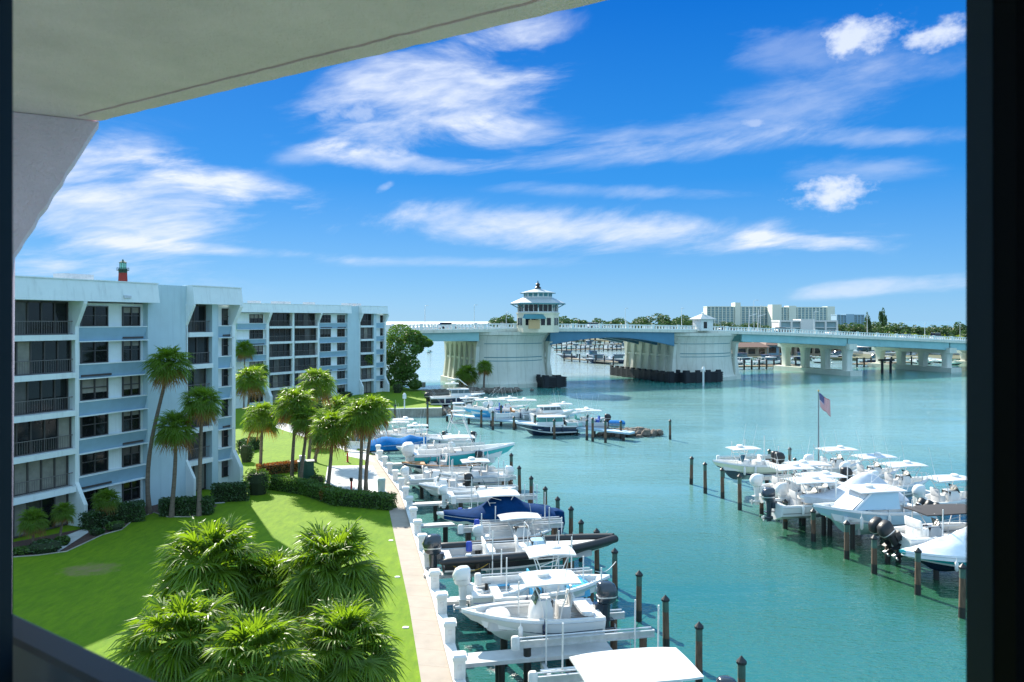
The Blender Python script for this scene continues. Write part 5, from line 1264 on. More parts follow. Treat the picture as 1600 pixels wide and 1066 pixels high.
# ------------------------------------------------------------------ bridge
BA = math.atan(.4); BO = Vector((.7, 172.0, 0))
def bq(px, n=0.0):
    r_ = (px-800)/1200; u = Vector((math.cos(BA), math.sin(BA))); v = Vector((-u.y, u.x)); o = BO.xy+v*n; return (r_*o.y-o.x)/(u.x-r_*u.y)
br = empty('drawbridge', BO, BA, 'pale teal drawbridge with massive concrete piers crossing the inlet', 'bridge')
ZP = [(-110, 11.6), (-60, 13.2), (-25, 14.0), (0, 14.3), (25, 14.15), (50, 13.7), (75, 12.9), (98, 11.95), (137, 10.3), (175, 8.6), (230, 6.4)]
def zr_(q):
    for (a, za), (b_, zb_) in zip(ZP, ZP[1:]):
        if a <= q <= b_: t = (q-a)/(b_-a); return za+(zb_-za)*t
    return ZP[-1][1]
BW = 27.0
mb = MB(); st = [(-110+i*5) for i in range(69)]
mb.loft([[(q, 0, zr_(q)-1.75), (q, BW, zr_(q)-1.75), (q, BW, zr_(q)-1.15), (q, 0, zr_(q)-1.15)] for q in st]); mb.build('deck', M['pier'], br)
mb = MB(); mb.loft([[(q, .6, zr_(q)-1.146), (q, BW-.6, zr_(q)-1.146)] for q in st], 0, False, False); mb.build('roadway', M['road'], br)
for yy in (.12, BW-.12):
    mb = MB(); mb.loft([[(q, yy-.13, zr_(q)-.18), (q, yy+.13, zr_(q)-.18), (q, yy+.13, zr_(q)), (q, yy-.13, zr_(q))] for q in st])
    mb.loft([[(q, yy-.16, zr_(q)-1.14), (q, yy+.16, zr_(q)-1.14), (q, yy+.16, zr_(q)-.90), (q, yy-.16, zr_(q)-.90)] for q in st])
    q = -108
    while q < 228:
        z = zr_(q); big = int((q+108)/.9) % 8 == 0
        mb.box((q, yy, z-.5), ((.7, .36, 1.25) if big else (.30, .16, .8))); q += .9
    mb.build('railing', mat('rail_concrete', (.70, .74, .72), .8), br)
def girder(q0, q1, d0, d1, dm, m, inset=.9):
    for k, yy in enumerate((inset, 8.5, 17.5, BW-inset)):
        mb = MB(); rr = []
        for i in range(17):
            t = i/16; q = q0+(q1-q0)*t; dpt = dm+((d0 if t < .5 else d1)-dm)*abs(2*t-1)**1.8; zt_ = zr_(q)-1.752
            rr.append([(q, yy-.25, zt_-dpt), (q, yy+.25, zt_-dpt), (q, yy+.25, zt_), (q, yy-.25, zt_)])
        mb.loft(rr)
        rr2 = [[(r_[0][0], yy-.5, r_[0][2]-.08), (r_[0][0], yy+.5, r_[0][2]-.08), (r_[0][0], yy+.5, r_[0][2]-.003), (r_[0][0], yy-.5, r_[0][2]-.003)] for r_ in rr]
        mb.loft(rr2); mb.build('girder', m, br)
girder(-110, -62, 2.0, 2.0, 1.7, M['steel_teal']); girder(-60, bq(750), 1.6, 1.9, 1.6, M['steel_teal'])
girder(bq(868)-1, bq(1056), 3.0, 3.3, 1.3, M['steel_blue']); girder(bq(1162), bq(1326), 1.9, 2.1, 1.9, M['steel_teal']); girder(bq(1328), bq(1486), 2.0, 2.1, 1.9, M['steel_teal']); girder(bq(1488), 228, 2.0, 1.8, 1.8, M['steel_teal'])
def bascule_pier(q0, q1, ztop, label_side=True, y0=0.0, y1=27.0, lip_right=True):
    cq = (q0+q1)/2; hw = (q1-q0)/2
    def ring(z, e):
        pts = []
        for i in range(13):                     # near face, bowed toward the viewer
            t = i/12*2-1; pts.append((cq+t*(hw+e), y0-e-4.0*(1-t*t)*.9+3.0, z))
        for i in range(13):
            t = 1-i/12*2; pts.append((cq+t*(hw+e), y1+e+2.2*(1-t*t)-2.0, z))
        return pts
    lv = [(-2, 1.1), (.9, 1.1), (1.3, .7), (1.7, .55), (5.2, .1), (7.0, 0), (ztop-2.6, 0), (ztop-2.2, .05), (ztop-.9, .55), (ztop-.7, .9), (ztop, .9)]
    mb = MB(); mb.loft([ring(z, e) for z, e in lv]); p = mb.build('pier', M['pier'], br, 30)
    for zz, hh in ((5.9, .16), (6.7, .16), (ztop-2.75, .14)):
        mb = MB(); rg = [ring(zz, .07), ring(zz+hh, .07)]
        mb.loft([[(x, y, z) for x, y, z in r_[1:12]]+[(x, y+.3, z) for x, y, z in reversed(r_[1:12])] for r_ in rg]); mb.build('band', M['trimteal'], p)
    # side recesses framed by tapering ribs
    for sx, xx in ((-1, q0), (1, q1)):
        n = 6; L_ = (y1-y0)-4.5
        for k in range(n+1):
            yy = y0+2.2+L_*k/n; mb = MB()
            mb.loft([[(xx+sx*1.3, yy-.75, 1.2), (xx+sx*1.3, yy+.75, 1.2), (xx, yy+.75, 1.2), (xx, yy-.75, 1.2)], [(xx+sx*.75, yy-.45, 5.6), (xx+sx*.75, yy+.45, 5.6), (xx, yy+.45, 5.6), (xx, yy-.45, 5.6)],
                     [(xx+sx*.75, yy-1.0, 9.2), (xx+sx*.75, yy+1.0, 9.2), (xx, yy+1.0, 9.2), (xx, yy-1.0, 9.2)], [(xx+sx*.75, yy-L_/n/2, ztop-2.3), (xx+sx*.75, yy+L_/n/2, ztop-2.3), (xx, yy+L_/n/2, ztop-2.3), (xx, yy-L_/n/2, ztop-2.3)]])
            mb.build('rib', M['pier'], p)
        mb = MB(); mb.box2((xx, y0+2.2, 6.0), (xx+sx*.5, y1-2.2, 6.5)); mb.box2((xx, y0+1.5, -.5), (xx+sx*1.8, y1-1.5, 1.25)); mb.build('ledge', M['pier'], p)
    return p
QA0, QA1 = bq(752), bq(860); QB0, QB1 = bq(1062), bq(1155)
bascule_pier(QA0, QA1, 12.5); bascule_pier(QB0, QB1, 11.9)
def fender(q0, q1, y0, y1, hgt, label):
    r = empty('timber_fender', BO+Vector((math.cos(BA)*q0-math.sin(BA)*y0, math.sin(BA)*q0+math.cos(BA)*y0, 0)), BA, label, 'fender'); mb = MB(); L_ = q1-q0; Wd = y1-y0
    for k in range(5):
        z = .35+k*hgt/5; mb.box((L_/2, -.08, z), (L_, .22, hgt/5*.72)); mb.box((-.08, Wd/2, z), (.22, Wd, hgt/5*.72)); mb.box((L_+.08, Wd/2, z), (.22, Wd, hgt/5*.72))
    mb.build('wale', M['timber'], r); mb = MB(); mb.box((L_/2, Wd/2, hgt/2), (L_-.1, Wd-.1, hgt*.92)); mb.build('core', M['timber'], r)
    k = 0
    while k*2.8 < Wd: MB().box((.1, k*2.8+.4, hgt*.55+.15), (.6, 1.0, hgt*1.1+.3)).build('pile_cluster', M['timber'], r); k += 1
    k = 0
    while k*3.0 < L_: MB().box((k*3.0+.6, .1, hgt*.55+.15), (1.1, .6, hgt*1.1+.3)).build('pile_cluster', M['timber'], r); k += 1
fender(QA1-3.4, QA1+2.0, -4.0, 22, 2.3, 'black timber fender at the right foot of the tower pier')
fender(QB0-4.2, QB0-1.6, -2.0, 27, 2.2, 'long dark timber fender along the left side of the second pier')
fender(QB0-1.5, QB0+9.2, -4.6, -1.6, 2.5, 'black timber fender across the front of the second pier')
def bent(q, w=2.2, zt_=9.0):
    mb = MB(); mb.box((q, BW/2, .55), (4.2, BW+3, 1.5)); p = mb.build('footing', M['pier'], br)
    for k in range(4):
        yy = 1.6+k*(BW-3.2)/3; mb = MB(); rr = w/2
        mb.blob([(1.3, q, yy, rr*1.15, rr*1.15), (1.6, q, yy, rr, rr), (zt_-3.2, q, yy, rr, rr), (zt_-1.6, q, yy, rr*1.15, rr*1.25), (zt_-.9, q, yy, rr*1.4, rr*1.7)], 12, 5); mb.build('column', M['pier'], br, 35)
    mb = MB(); mb.box((q, BW/2, zt_-.45), (2.8, BW+1.0, 1.5)); mb.build('cap_beam', M['pier'], br)
bent(bq(1331), 2.1, zr_(bq(1331))-3.6); bent(bq(1487), 2.1, zr_(bq(1487))-3.6); bent(175, 2.2, zr_(175)-3.5); bent(-60, 3.0, 9.6)
# street lamps on the deck
lampproto = None
for i, (px, ty, fy) in enumerate([(664, 478, 6), (741, 477, .6), (791, 488, 24), (977, 482, .6), (1065, 482, .6), (1178, 470, 24), (1188, 478, 12), (1272, 488, .6), (1355, 493, .6), (1445, 506, .6), (1500, 507, 24)]):
    q = bq(px, fy); base = BO+Vector((math.cos(BA)*q-math.sin(BA)*fy, math.sin(BA)*q+math.cos(BA)*fy, zr_(q)-1.1)); hh = 15+(501-ty)*base.y/1200-base.z
    r = empty('street_lamp', base, BA, 'thin pale lamp mast on the bridge, %s from the left' % (('first',)+tuple(ORD[1:]))[i], 'street lamp', 'lamp masts on the bridge')
    mb = MB(); mb.tube([(0, 0, 0), (0, 0, hh)], [.09, .05], 7); mb.build('pole', M['white_paint'], r)
    mb = MB(); k = 1.0 if i in (5, 7, 10) else .35; mb.tube([(0, 0, hh), (.9*k, .3*k, hh+.25*k), (1.7*k, .6*k, hh+.2*k)], .05, 6); mb.box((1.9*k, .66*k, hh+.17*k), (.6*k+.1, .26, .12)); mb.build('lamp_head', M['white_paint'], r)
# gate / signal masts
for i, px in enumerate([1170, 1184]):
    q = bq(px, 6); base = BO+Vector((math.cos(BA)*q-math.sin(BA)*6, math.sin(BA)*q+math.cos(BA)*6, zr_(q)-1.1)); r = empty('traffic_signal', base, BA, 'pale traffic gate arm beside the small bridge house, %s' % ('left' if i == 0 else 'right'), 'traffic gate')
    mb = MB(); mb.box((0, 0, .6), (.6, .6, 1.2)); mb.tube([(0, 0, 1.1), (.3, 0, 6)], [.12, .06], 6); mb.tube([(0, 0, 4.2), (2.6, 0, 4.8)], .08, 5); mb.build('gate_arm', M['white_paint'], r)
# tender house
q = bq(836); zh = zr_(q)-1.1
th = empty('bridge_tender_house', BO+Vector((math.cos(BA)*q+math.sin(BA)*1.6, math.sin(BA)*q-math.cos(BA)*1.6, zh)), BA, 'octagonal two storey bridge tender house with a tiered metal roof', 'tower')
def octo(z, r_, cx=0, cy=0, sq=1.0):
    return [(cx+r_*math.cos(PI/8+k*PI/4), cy+r_*sq*math.sin(PI/8+k*PI/4), z) for k in range(8)]
mb = MB(); mb.loft([octo(-.8, 4.7), octo(3.3, 4.7), octo(3.3, 4.9), octo(3.6, 4.9)]); mb.build('lower_wall', M['housewall'], th)
mb = MB(); mb.loft([octo(3.602, 4.35), octo(5.5, 4.35)]); mb.build('glazing', M['glass'], th)
mb = MB()
for k in range(8):
    a = PI/8+k*PI/4; p0 = Vector((4.45*math.cos(a), 4.45*math.sin(a))); a2 = a+PI/4; p1_ = Vector((4.45*math.cos(a2), 4.45*math.sin(a2)))
    for t in (0, .33, .67):
        p = p0.lerp(p1_, t); mb.box((p.x, p.y, 4.55), (.26 if t == 0 else .12,)*2+(1.9,), 0, a)
mb.loft([octo(3.602, 4.5), octo(3.85, 4.5)]); mb.loft([octo(5.35, 4.5), octo(5.62, 4.5)]); mb.build('mullion', M['white_paint'], th)
mb = MB(); mb.loft([octo(5.45, 6.0), octo(5.63, 6.15), octo(5.75, 6.1), octo(6.9, 3.5)]); ro = mb.build('roof', M['roofmetal'], th)
mb = MB(); mb.loft([octo(5.40, 6.18), octo(5.625, 6.22)]); 
for k in range(8):
    a = k*PI/4+PI/8; mb.tube([(4.5*math.cos(a), 4.5*math.sin(a), 4.7), (5.9*math.cos(a), 5.9*math.sin(a), 5.45)], .10, 5)
mb.build('eave', M['trimteal'], ro)
mb = MB(); mb.loft([octo(6.902, 3.2), octo(8.0, 3.2)]); mb.build('clerestory', M['white_paint'], th)
mb = MB()
for k in range(8):
    a = k*PI/4; 
    for t in (-.22, .22):
        aa = a+t*.9; rr = 3.2*math.cos(PI/8)/math.cos(aa-a); mb.box((rr*math.cos(aa), rr*math.sin(aa), 7.5), (.12, .85, .62), 0, a)
mb.build('window', M['trimteal'], th)
mb = MB(); mb.loft([octo(7.9, 3.9), octo(8.05, 3.95), octo(8.9, .7), octo(9.1, .45)]); u = mb.build('upper_roof', M['roofmetal'], th); mb = MB(); mb.loft([octo(7.86, 3.97), octo(8.04, 4.0)]); mb.build('eave', M['trimteal'], u)
mb = MB(); mb.blob([(9.0, 0, 0, .7, .7), (9.25, 0, 0, .7, .7), (9.5, 0, 0, .35, .35), (10.0, 0, 0, .5, .5), (10.3, 0, 0, .15, .15), (10.8, 0, 0, .05, .05)], 12, 2); mb.build('finial', M['black'], th, 40)
mb = MB()
for k in (5, 6, 7, 4):
    a = k*PI/4
    for t in (-.2, .2):
        aa = a+t*.8; rr = 4.72*math.cos(PI/8)/math.cos(aa-a); mb.box((rr*math.cos(aa), rr*math.sin(aa), 1.6), (.12, .95, 1.6), 0, a)
mb.build('lower_window', M['glass'], th)
mb = MB(); mb.loft([[(-5.4, -5.2, 2.2), (-.2, -5.2, 2.2), (-.2, -3.8, 2.2), (-5.4, -3.8, 2.2)], [(-4.9, -4.6, 3.2), (-.8, -4.6, 3.2), (-.8, -3.8, 3.2), (-4.9, -3.8, 3.2)]]); mb.build('awning', M['trimteal'], th)
mb = MB(); mb.box((-2.8, -4.35, 1.0), (2.6, .3, 1.9)); mb.build('doorway', mat('door_warm', (.55, .36, .18), .7), th)
# small house on the second pier
q = bq(1098); zh = zr_(q)-1.1
th = empty('bridge_house', BO+Vector((math.cos(BA)*q, math.sin(BA)*q, zh)), BA, 'small white square house with a hipped roof on the second bridge pier', 'hut')
mb = MB(); mb.box((0, 0, 1.5), (4.3, 4.3, 3.2)); mb.build('wall', M['white_paint'], th); mb = MB(); mb.box((-.6, -2.16, 1.5), (1.2, .06, 1.9)); mb.build('window', M['glass'], th)
mb = MB(); mb.loft([[(a*2.9, b_*2.9, 3.1) for a, b_ in ((-1, -1), (1, -1), (1, 1), (-1, 1))], [(a*2.9, b_*2.9, 3.25) for a, b_ in ((-1, -1), (1, -1), (1, 1), (-1, 1))], [(a*.5, b_*.5, 4.6) for a, b_ in ((-1, -1), (1, -1), (1, 1), (-1, 1))]]); mb.build('roof', M['roofmetal'], th)
mb = MB(); mb.blob([(4.6, 0, 0, .3, .3), (5.0, 0, 0, .35, .35), (5.2, 0, 0, .1, .1)], 10, 2); mb.build('finial', M['white_paint'], th); th.scale = (.82, .82, .86)
# channel marker
p = P(1099, 604, 0); r = empty('channel_marker', p, 0, 'white channel marker post before the second pier fender', 'marker post'); mb = MB(); mb.tube([(0, 0, -1), (0, 0, 3.6)], .22, 9); mb.build('post', M['white_paint'], r); mb = MB(); mb.blob([(3.6, 0, 0, .4, .4), (4.0, 0, 0, .4, .4), (4.5, 0, 0, .15, .15)], 10, 3); mb.build('lantern', M['white_paint'], r)
# dark navigation structure between the bents
p = P(1385, 583, 0); r = empty('navigation_dolphin', p, BA, 'dark timber dolphin with a platform between the right bridge bents', 'dolphin'); mb = MB()
for x in (-1.6, 1.6): mb.tube([(x, 0, -1), (x, 0, 3.4)], .35, 8)
mb.build('pile', M['timber'], r); mb = MB(); mb.box((0, 0, 3.7), (4.6, 1.6, .5)); mb.build('platform', M['timber'], r)
# cars on the bridge
def car(px, fy, m, label, van=False):
    q = bq(px, fy); base = BO+Vector((math.cos(BA)*q-math.sin(BA)*fy, math.sin(BA)*q+math.cos(BA)*fy, zr_(q)-1.14)); r = empty('parked_car' if False else 'car', base, BA, label, 'car', 'cars crossing the bridge'); r.rotation_euler.y = .02
    hh = 2.1 if van else 1.5
    mb = MB(); mb.loft([[(x, -.9, .35), (x, .9, .35), (x, .9, z), (x, -.9, z)] for x, z in ((-2.3, .8), (-2.2, .95), (-1, 1.0), (1.2, .98), (2.1, .85), (2.3, .6))]); mb.build('body', M[m], r)
    mb = MB(); mb.loft([[(-2.0, -.85, 1.0), (-2.0, .85, 1.0), (1.2, .85, 1.0), (1.2, -.85, 1.0)], [(-1.7, -.7, hh), (-1.7, .7, hh), (.5, .7, hh), (.5, -.7, hh)]]); mb.build('cabin', M['glass'], r)
    mb = MB(); mb.box((-.6, 0, hh+.03), (2.2, 1.4, .06)); mb.build('roof', M[m], r)
    for x in (-1.4, 1.4):
        for y in (-.8, .8):
            mb = MB(); mb.tube([(x, y-.12, .34), (x, y+.12, .34)], .34, 12); mb.build('wheel', M['black'], r)
for a in [(1464, 4, 'car', 'white van on the right end of the bridge', True), (1418, 9, 'car', 'white car in the middle of the right bridge span'), (1222, 5, 'car_d', 'dark car just right of the small bridge house'), (1135, 20, 'car_d', 'dark car beyond the small bridge house'), (1380, 20, 'car', 'white car on the far lane near the lime trees'), (1303, 8, 'car', 'pale car before the white office building'), (700, 8, 'car', 'pale car at the left end of the bridge'), (930, 18, 'car', 'pale car on the lifting span')]: car(*a)

# ------------------------------------------------------------------ far shore
tag(land('far_shore', [(95, 292), (78, 330), (60, 520), (-20, 600), (-30, 760), (-400, 1500), (3000, 1500), (2500, 260), (300, 262)], 1.0, 3, mat('far_ground', (.12, .13, .07), .9, var=.4, vscale=.05)), kind='structure')
tag(land('island_shore', [(-75, 230), (-62, 300), (-120, 520), (-900, 520), (-900, 250)], 1.3, 3, M['leaf_dark']), kind='structure')
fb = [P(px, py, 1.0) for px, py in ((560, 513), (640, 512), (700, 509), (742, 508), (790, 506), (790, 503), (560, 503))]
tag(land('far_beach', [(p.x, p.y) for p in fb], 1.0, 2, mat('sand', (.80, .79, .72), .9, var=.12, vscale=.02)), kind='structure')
rnd = random.Random(3)
def treeline(px0, px1, topy, Y, step, group, label, var=.15, tvs=None, wf=1.0):
    px = px0
    while px < px1:
        YY = Y*rnd.uniform(.94, 1.08); hh = (15+(501-(topy+rnd.uniform(-3, 3)))*YY/1200)*rnd.uniform(1-var, 1)-1
        p = at(px, YY, .8); w = max(5, hh*rnd.uniform(.9, 1.35))*wf
        tree(rnd.choice(tvs or TV), p, hh, w, rnd.uniform(0, 6), label, group); px += step*rnd.uniform(.8, 1.2)
treeline(776, 803, 492, 560, 8, 'trees behind the tender house on the left', 'dark rounded far tree left of the tender house')
treeline(868, 900, 492, 520, 9, 'trees right of the tender house', 'bushy far tree just right of the tender house')
treeline(895, 1095, 497, 540, 10, 'trees between the two bridge houses', 'low far tree between the two bridge houses')
treeline(1000, 1078, 492, 560, 13, 'tall trees left of the small bridge house', 'taller dark tree left of the small bridge house')
treeline(1100, 1230, 503, 520, 10, 'trees at the foot of the condominium', 'dark tree at the foot of the long condominium block')
treeline(1300, 1400, 502, 460, 11, 'trees right of the white office building', 'dark far tree right of the white office building')
treeline(1395, 1560, 503, 380, 13, 'trees at the right end of the bridge', 'leafy tree behind the right end of the bridge', wf=.9)
treeline(1370, 1500, 512, 330, 12, 'lime green trees', 'lime green tree behind the bridge railing at the right', tvs=[TVl], wf=.8)
treeline(1040, 1165, 527, 440, 12, 'trees seen under the bridge', 'dark tree seen low behind the second bridge pier', wf=1.0)
treeline(1160, 1500, 524, 330, 13, 'trees behind the far marina', 'dark tree behind the far marina buildings')
tree(TV[1], at(1381, 380, .8), 15+20*380/1200-1+1, 5, 1, 'tall pointed tree sticking up right of the bluish block'); tree(TV[2], at(1356, 380, .8), 19, 4, 2, 'narrow dark tree by the lamp mast, right of the bluish block')
# far water line of trees to the left over the sea
treeline(600, 622, 499, 420, 10, 'trees over the far beach', 'low tree at the horizon left of the bridge')
# condominium
def slab_block(px0, px1, topy, Y, depth, floors, bays, label, m='condo', towers=(), z0=.9, name='condominium', cat='apartment building', rz=0.0):
    x0, x1 = (px0-800)/1200*Y, (px1-800)/1200*Y; top = 15+(501-topy)*Y/1200-z0; Wd = x1-x0
    r = empty(name, (x0, Y, z0), rz, label, cat); mb = MB(); mb.box2((0, .8, 0), (Wd, depth, top)); mb.build('wall', M[m], r)
    fh = top/floors
    for k in range(floors):
        mb = MB(); mb.box2((0, 0, k*fh), (Wd, .79, k*fh+.35)); mb.build('balcony_slab', M[m], r)
        g_ = MB(); g_.box2((.3, .7, k*fh+.36), (Wd-.3, .79, (k+1)*fh-.02)); g_.build('window_band', M['condo_b'], r)
    for k in range(bays+1):
        mb = MB(); mb.box2((Wd*k/bays-.5, -.15, 0), (Wd*k/bays+.5, .78, top)); mb.build('fin_wall', M[m], r)
    for (a, b_, ty) in towers:
        xa, xb = (a-px0)/1200*Y-.6, (b_-px0)/1200*Y+.6; mb = MB(); mb.box2((xa, -1.2, 0), (xb, depth*.8, 15+(501-ty)*Y/1200-z0)); mb.build('stair_tower', M[m], r)
    mb = MB(); mb.box2((-.3, -.2, top+.003), (Wd+.3, depth, top+.9)); mb.build('parapet', M[m], r)
    return r
slab_block(1105, 1206, 480, 900, 18, 11, 17, 'long pale condominium block, left half with the tall stair tower', towers=[(1149, 1156, 473)])
slab_block(1207, 1303, 481, 880, 18, 11, 17, 'long pale condominium block, right half with the stepped end', towers=[(1207, 1220, 476), (1233, 1243, 478), (1293, 1303, 479)])
slab_block(1308, 1350, 493, 820, 16, 8, 8, 'small bluish apartment block right of the long condominium', 'stucco_band', towers=[(1322, 1333, 491)])
r = slab_block(1219, 1308, 503, 430, 14, 4, 5, 'low white office building behind the bridge railing', 'white_paint', towers=[(1252, 1270, 499)], name='office_building', cat='building')
# marina buildings under the right part of the bridge
def shed(px0, px1, ytop, ybase, Y, m, roof, label):
    z0 = 1.0; x0, x1 = (px0-800)/1200*Y, (px1-800)/1200*Y; top = 15-(ytop-501)*Y/1200-z0; Wd = x1-x0
    r = empty('marina_building', ((x0+x1)/2, Y, z0), 0, label, 'building'); mb = MB(); mb.box((0, 5, top*.35), (Wd*.96, 9, top*.7)); mb.build('wall', M[m], r)
    mb = MB(); mb.loft([[(-Wd/2-.5, -1.5, top*.68), (Wd/2+.5, -1.5, top*.68), (Wd/2+.5, 11, top*.68), (-Wd/2-.5, 11, top*.68)], [(-Wd/2+2, 3.5, top), (Wd/2-2, 3.5, top), (Wd/2-2, 6, top), (-Wd/2+2, 6, top)]]); mb.build('roof', M[roof], r)
    mb = MB(); n = max(2, int(Wd/3.5))
    for k in range(n): mb.box((-Wd*.45+Wd*.9*(k+.5)/n, .46, top*.34), (Wd*.9/n*.72, .12, top*.4))
    mb.build('window', M['glass'], r)
    for k in range(n+1):
        mb = MB(); mb.box((-Wd*.48+Wd*.96*k/n, -1.2, top*.34), (.28, .28, top*.68)); mb.build('porch_post', M['thatch'], r)
for a in [(1150, 1200, 536, 562, 305, 'thatch', 'brownroof', 'brown roofed waterside restaurant just right of the second pier'), (1196, 1236, 532, 562, 312, 'stucco_band', 'brownroof', 'open sided marina building left of the first column bent'), (1240, 1330, 534, 560, 310, 'thatch', 'roofmetal', 'pale roofed marina building seen between the columns'), (1340, 1420, 532, 556, 330, 'stucco_band', 'brownroof', 'dark marina shed behind the white yachts'), (1425, 1520, 534, 556, 335, 'brownroof', 'brownroof', 'long dark shed at the right end of the far marina')]: shed(*a)
# far marina: docks, pilings and small boats
def far_dock(a, b_, label, n):
    d = b_-a; r = empty('far_dock', (a.x, a.y, .9), math.atan2(d.y, d.x), label, 'dock', 'far marina docks'); mb = MB(); mb.box((d.length/2, 0, 0), (d.length, 2.2, .5)); mb.build('deck', M['thatch'], r)
    for k in range(n): mb = MB(); mb.tube([(d.length*k/(n-1), -1.0, -2), (d.length*k/(n-1), -1.0, 2.1)], .28, 6); mb.build('piling', M['timber'], r)
far_dock(P(868, 549, .5), P(975, 546, .5), 'long dark far dock seen through the lifting span, upper', 16); far_dock(P(885, 562, .5), P(962, 568, .5), 'low floating far dock seen through the lifting span, lower', 7)
far_dock(P(860, 541, .5), P(985, 538, .5), 'farthest dock line under the lifting span', 18)
far_dock(P(1148, 575, .5), P(1240, 573, .5), 'tan dock edge before the restaurant', 9); far_dock(P(1335, 571, .5), P(1420, 568, .5), 'far dock between the column bents', 9)
def mini(L, B, Hh, top, m):
    r = MB(); h_ = hull_mb(L, B, Hh, 'fore' if top else 'open'); h_.m = [0 if q in (1, 3) else (1 if q == 0 else 2) for q in h_.m]
    if top == 1:
        h_.blob([(Hh*1.0, -.2, 0, L*.2, B*.35), (Hh*1.6, -.3, 0, L*.17, B*.3)], 10, 4, 3); h_.blob([(Hh*1.62, -.3, 0, L*.22, B*.38), (Hh*1.75, -.3, 0, L*.20, B*.34)], 10, 4, 0)
    if top == 2:
        h_.box((0, 0, Hh*1.75), (L*.3, B*.7, .08), 0)
        for sx in (-1, 1):
            for sy in (-1, 1): h_.tube([(sx*L*.1, sy*B*.25, Hh*.8), (sx*L*.13, sy*B*.3, Hh*1.75)], .05, 5, 0)
        h_.blob([(Hh*.5, 0, 0, L*.07, B*.2), (Hh*1.2, 0, 0, L*.06, B*.17)], 8, 4, 0)
    h_.blob([(Hh*.4, -L/2-.3, 0, .3, .25), (Hh*1.1, -L/2-.35, 0, .4, .3)], 8, 3, 3)
    return h_.mesh('far_boat', [M[m], M['antifoul'], M['white'], M['screen']], 35)
MN = [mini(8, 2.7, 1.5, 1, 'white'), mini(7, 2.5, 1.3, 2, 'white'), mini(9, 3, 1.7, 1, 'navy'), mini(6.5, 2.3, 1.1, 2, 'seafoam'), mini(7.5, 2.6, 1.4, 0, 'white')]
BIG = mini(17, 5, 2.6, 1, 'white')
def farboats(px0, px1, y0, y1, n, group, label, me=None, big=False):
    for i in range(n):
        px = px0+(px1-px0)*(i+.5)/n+rnd.uniform(-2, 2); p = P(px, rnd.uniform(y0, y1), 0); o = bpy.data.objects.new('motorboat', BIG if big else rnd.choice(MN)); C.objects.link(o); o.location = (p.x, p.y, .0 if not big else -.3); o.rotation_euler.z = rnd.choice([.3, 3.3, 1.8, -1.2])+rnd.uniform(-.2, .2)
        s = rnd.uniform(.9, 1.2); o.scale = (s, s, s); tag(o, label, 'boat', group)
farboats(864, 985, 537.5, 539.5, 15, 'boats on the farthest dock', 'tiny boat on the farthest dock under the lifting span')
farboats(868, 980, 544, 547, 12, 'boats behind the upper far dock', 'tiny boat at the upper far dock under the span')
farboats(915, 985, 559, 568, 9, 'boats before the left of the second pier', 'small boat at the low floating dock under the span')
farboats(1150, 1238, 566, 572, 12, 'boats before the restaurant', 'small white moored boat before the brown roofed restaurant')
farboats(1248, 1325, 560, 568, 9, 'boats seen between the columns', 'small moored boat seen between the first bent columns')
farboats(1350, 1500, 566, 572, 10, 'boats between the bents', 'small far boat between the two column bents')
farboats(1340, 1500, 556, 559, 6, 'big white yachts at the right', 'big white motor yacht at the far right marina', big=True)
p = P(885, 560, 0); o = bpy.data.objects.new('motorboat', MN[2]); C.objects.link(o); o.location = p; o.rotation_euler.z = 2.6; tag(o, 'little dark boat under way below the lifting span', 'boat')
p = P(669, 551, 0); o = bpy.data.objects.new('motorboat', MN[3]); C.objects.link(o); o.location = p; o.rotation_euler.z = 2.0; tag(o, 'single small boat on the bright water left of the tower pier', 'boat')
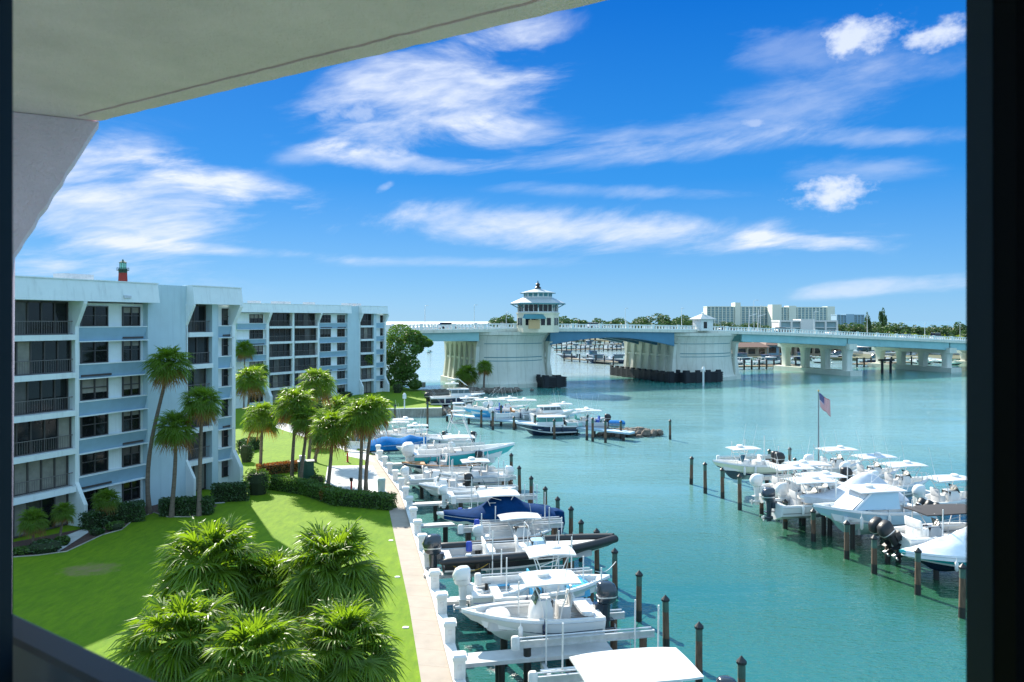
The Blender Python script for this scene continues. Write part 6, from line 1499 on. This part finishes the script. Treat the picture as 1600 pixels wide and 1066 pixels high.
# ------------------------------------------------------------------ lighthouse
Y = 400; x = (192-800)/1200*Y; zb = 1.5; ztl = 15+(501-441)*Y/1200; sc_ = Y/1200
lh = empty('lighthouse', (x, Y, zb), 0, 'red brick lighthouse with a green lantern room, rising over the roof of the near block', 'lighthouse')
zg = 15+(501-420)*sc_-zb                       # gallery height
mb = MB(); mb.tube([(0, 0, 0), (0, 0, zg-2.2)], [3.6, 2.05], 20); mb.build('tower', M['brick_red'], lh, 40)
mb = MB(); mb.tube([(0, 0, zg-2.2), (0, 0, zg)], [2.08, 2.15], 20); mb.tube([(0, 0, zg-1.0), (0, 0, zg-.75)], 3.0, 20); mb.build('watch_room', M['green_box'], lh, 40)
mb = MB()
for k in range(16): a = k*PI/8; mb.tube([(2.9*math.cos(a), 2.9*math.sin(a), zg-.8), (2.9*math.cos(a), 2.9*math.sin(a), zg+.4)], .05, 4)
mb.tube([(2.9*math.cos(k*PI/8), 2.9*math.sin(k*PI/8), zg+.4) for k in range(17)], .06, 4, cap=False); mb.build('gallery_rail', M['cap'], lh)
mb = MB(); mb.tube([(0, 0, zg), (0, 0, zg+3.0)], 1.6, 12); mb.build('lantern_room', mat('lantern_glass', (.25, .62, .52), .15), lh, 30)
mb = MB()
for k in range(8): a = k*PI/4; mb.tube([(1.65*math.cos(a), 1.65*math.sin(a), zg), (1.65*math.cos(a), 1.65*math.sin(a), zg+3)], .09, 4)
mb.blob([(zg+3.0, 0, 0, 2.0, 2.0), (zg+3.2, 0, 0, 1.9, 1.9), (zg+4.2, 0, 0, .5, .5), (zg+4.9, 0, 0, .2, .2)], 14, 2); mb.build('dome', M['green_box'], lh)

# ------------------------------------------------------------------ say which one each look-alike is
fam = {}
for o in C.objects:
    if o.parent is None and 'label' in o.keys() and 'group' in o.keys(): fam.setdefault((o['group'], o['label']), []).append(o)
UN = ['', 'second', 'third', 'fourth', 'fifth', 'sixth', 'seventh', 'eighth', 'ninth', 'tenth', 'eleventh', 'twelfth', 'thirteenth', 'fourteenth', 'fifteenth', 'sixteenth', 'seventeenth', 'eighteenth', 'nineteenth', 'twentieth']
for k, os_ in fam.items():
    if len(os_) < 2: continue
    os_.sort(key=lambda o: o.location.x/o.location.y); n = len(os_)
    for i, o in enumerate(os_):
        w = 'leftmost' if i == 0 else ('rightmost' if i == n-1 else (UN[i]+' from the left' if i < n/2 else ('%s from the right' % UN[n-1-i])))
        o['label'] = k[1]+', '+w
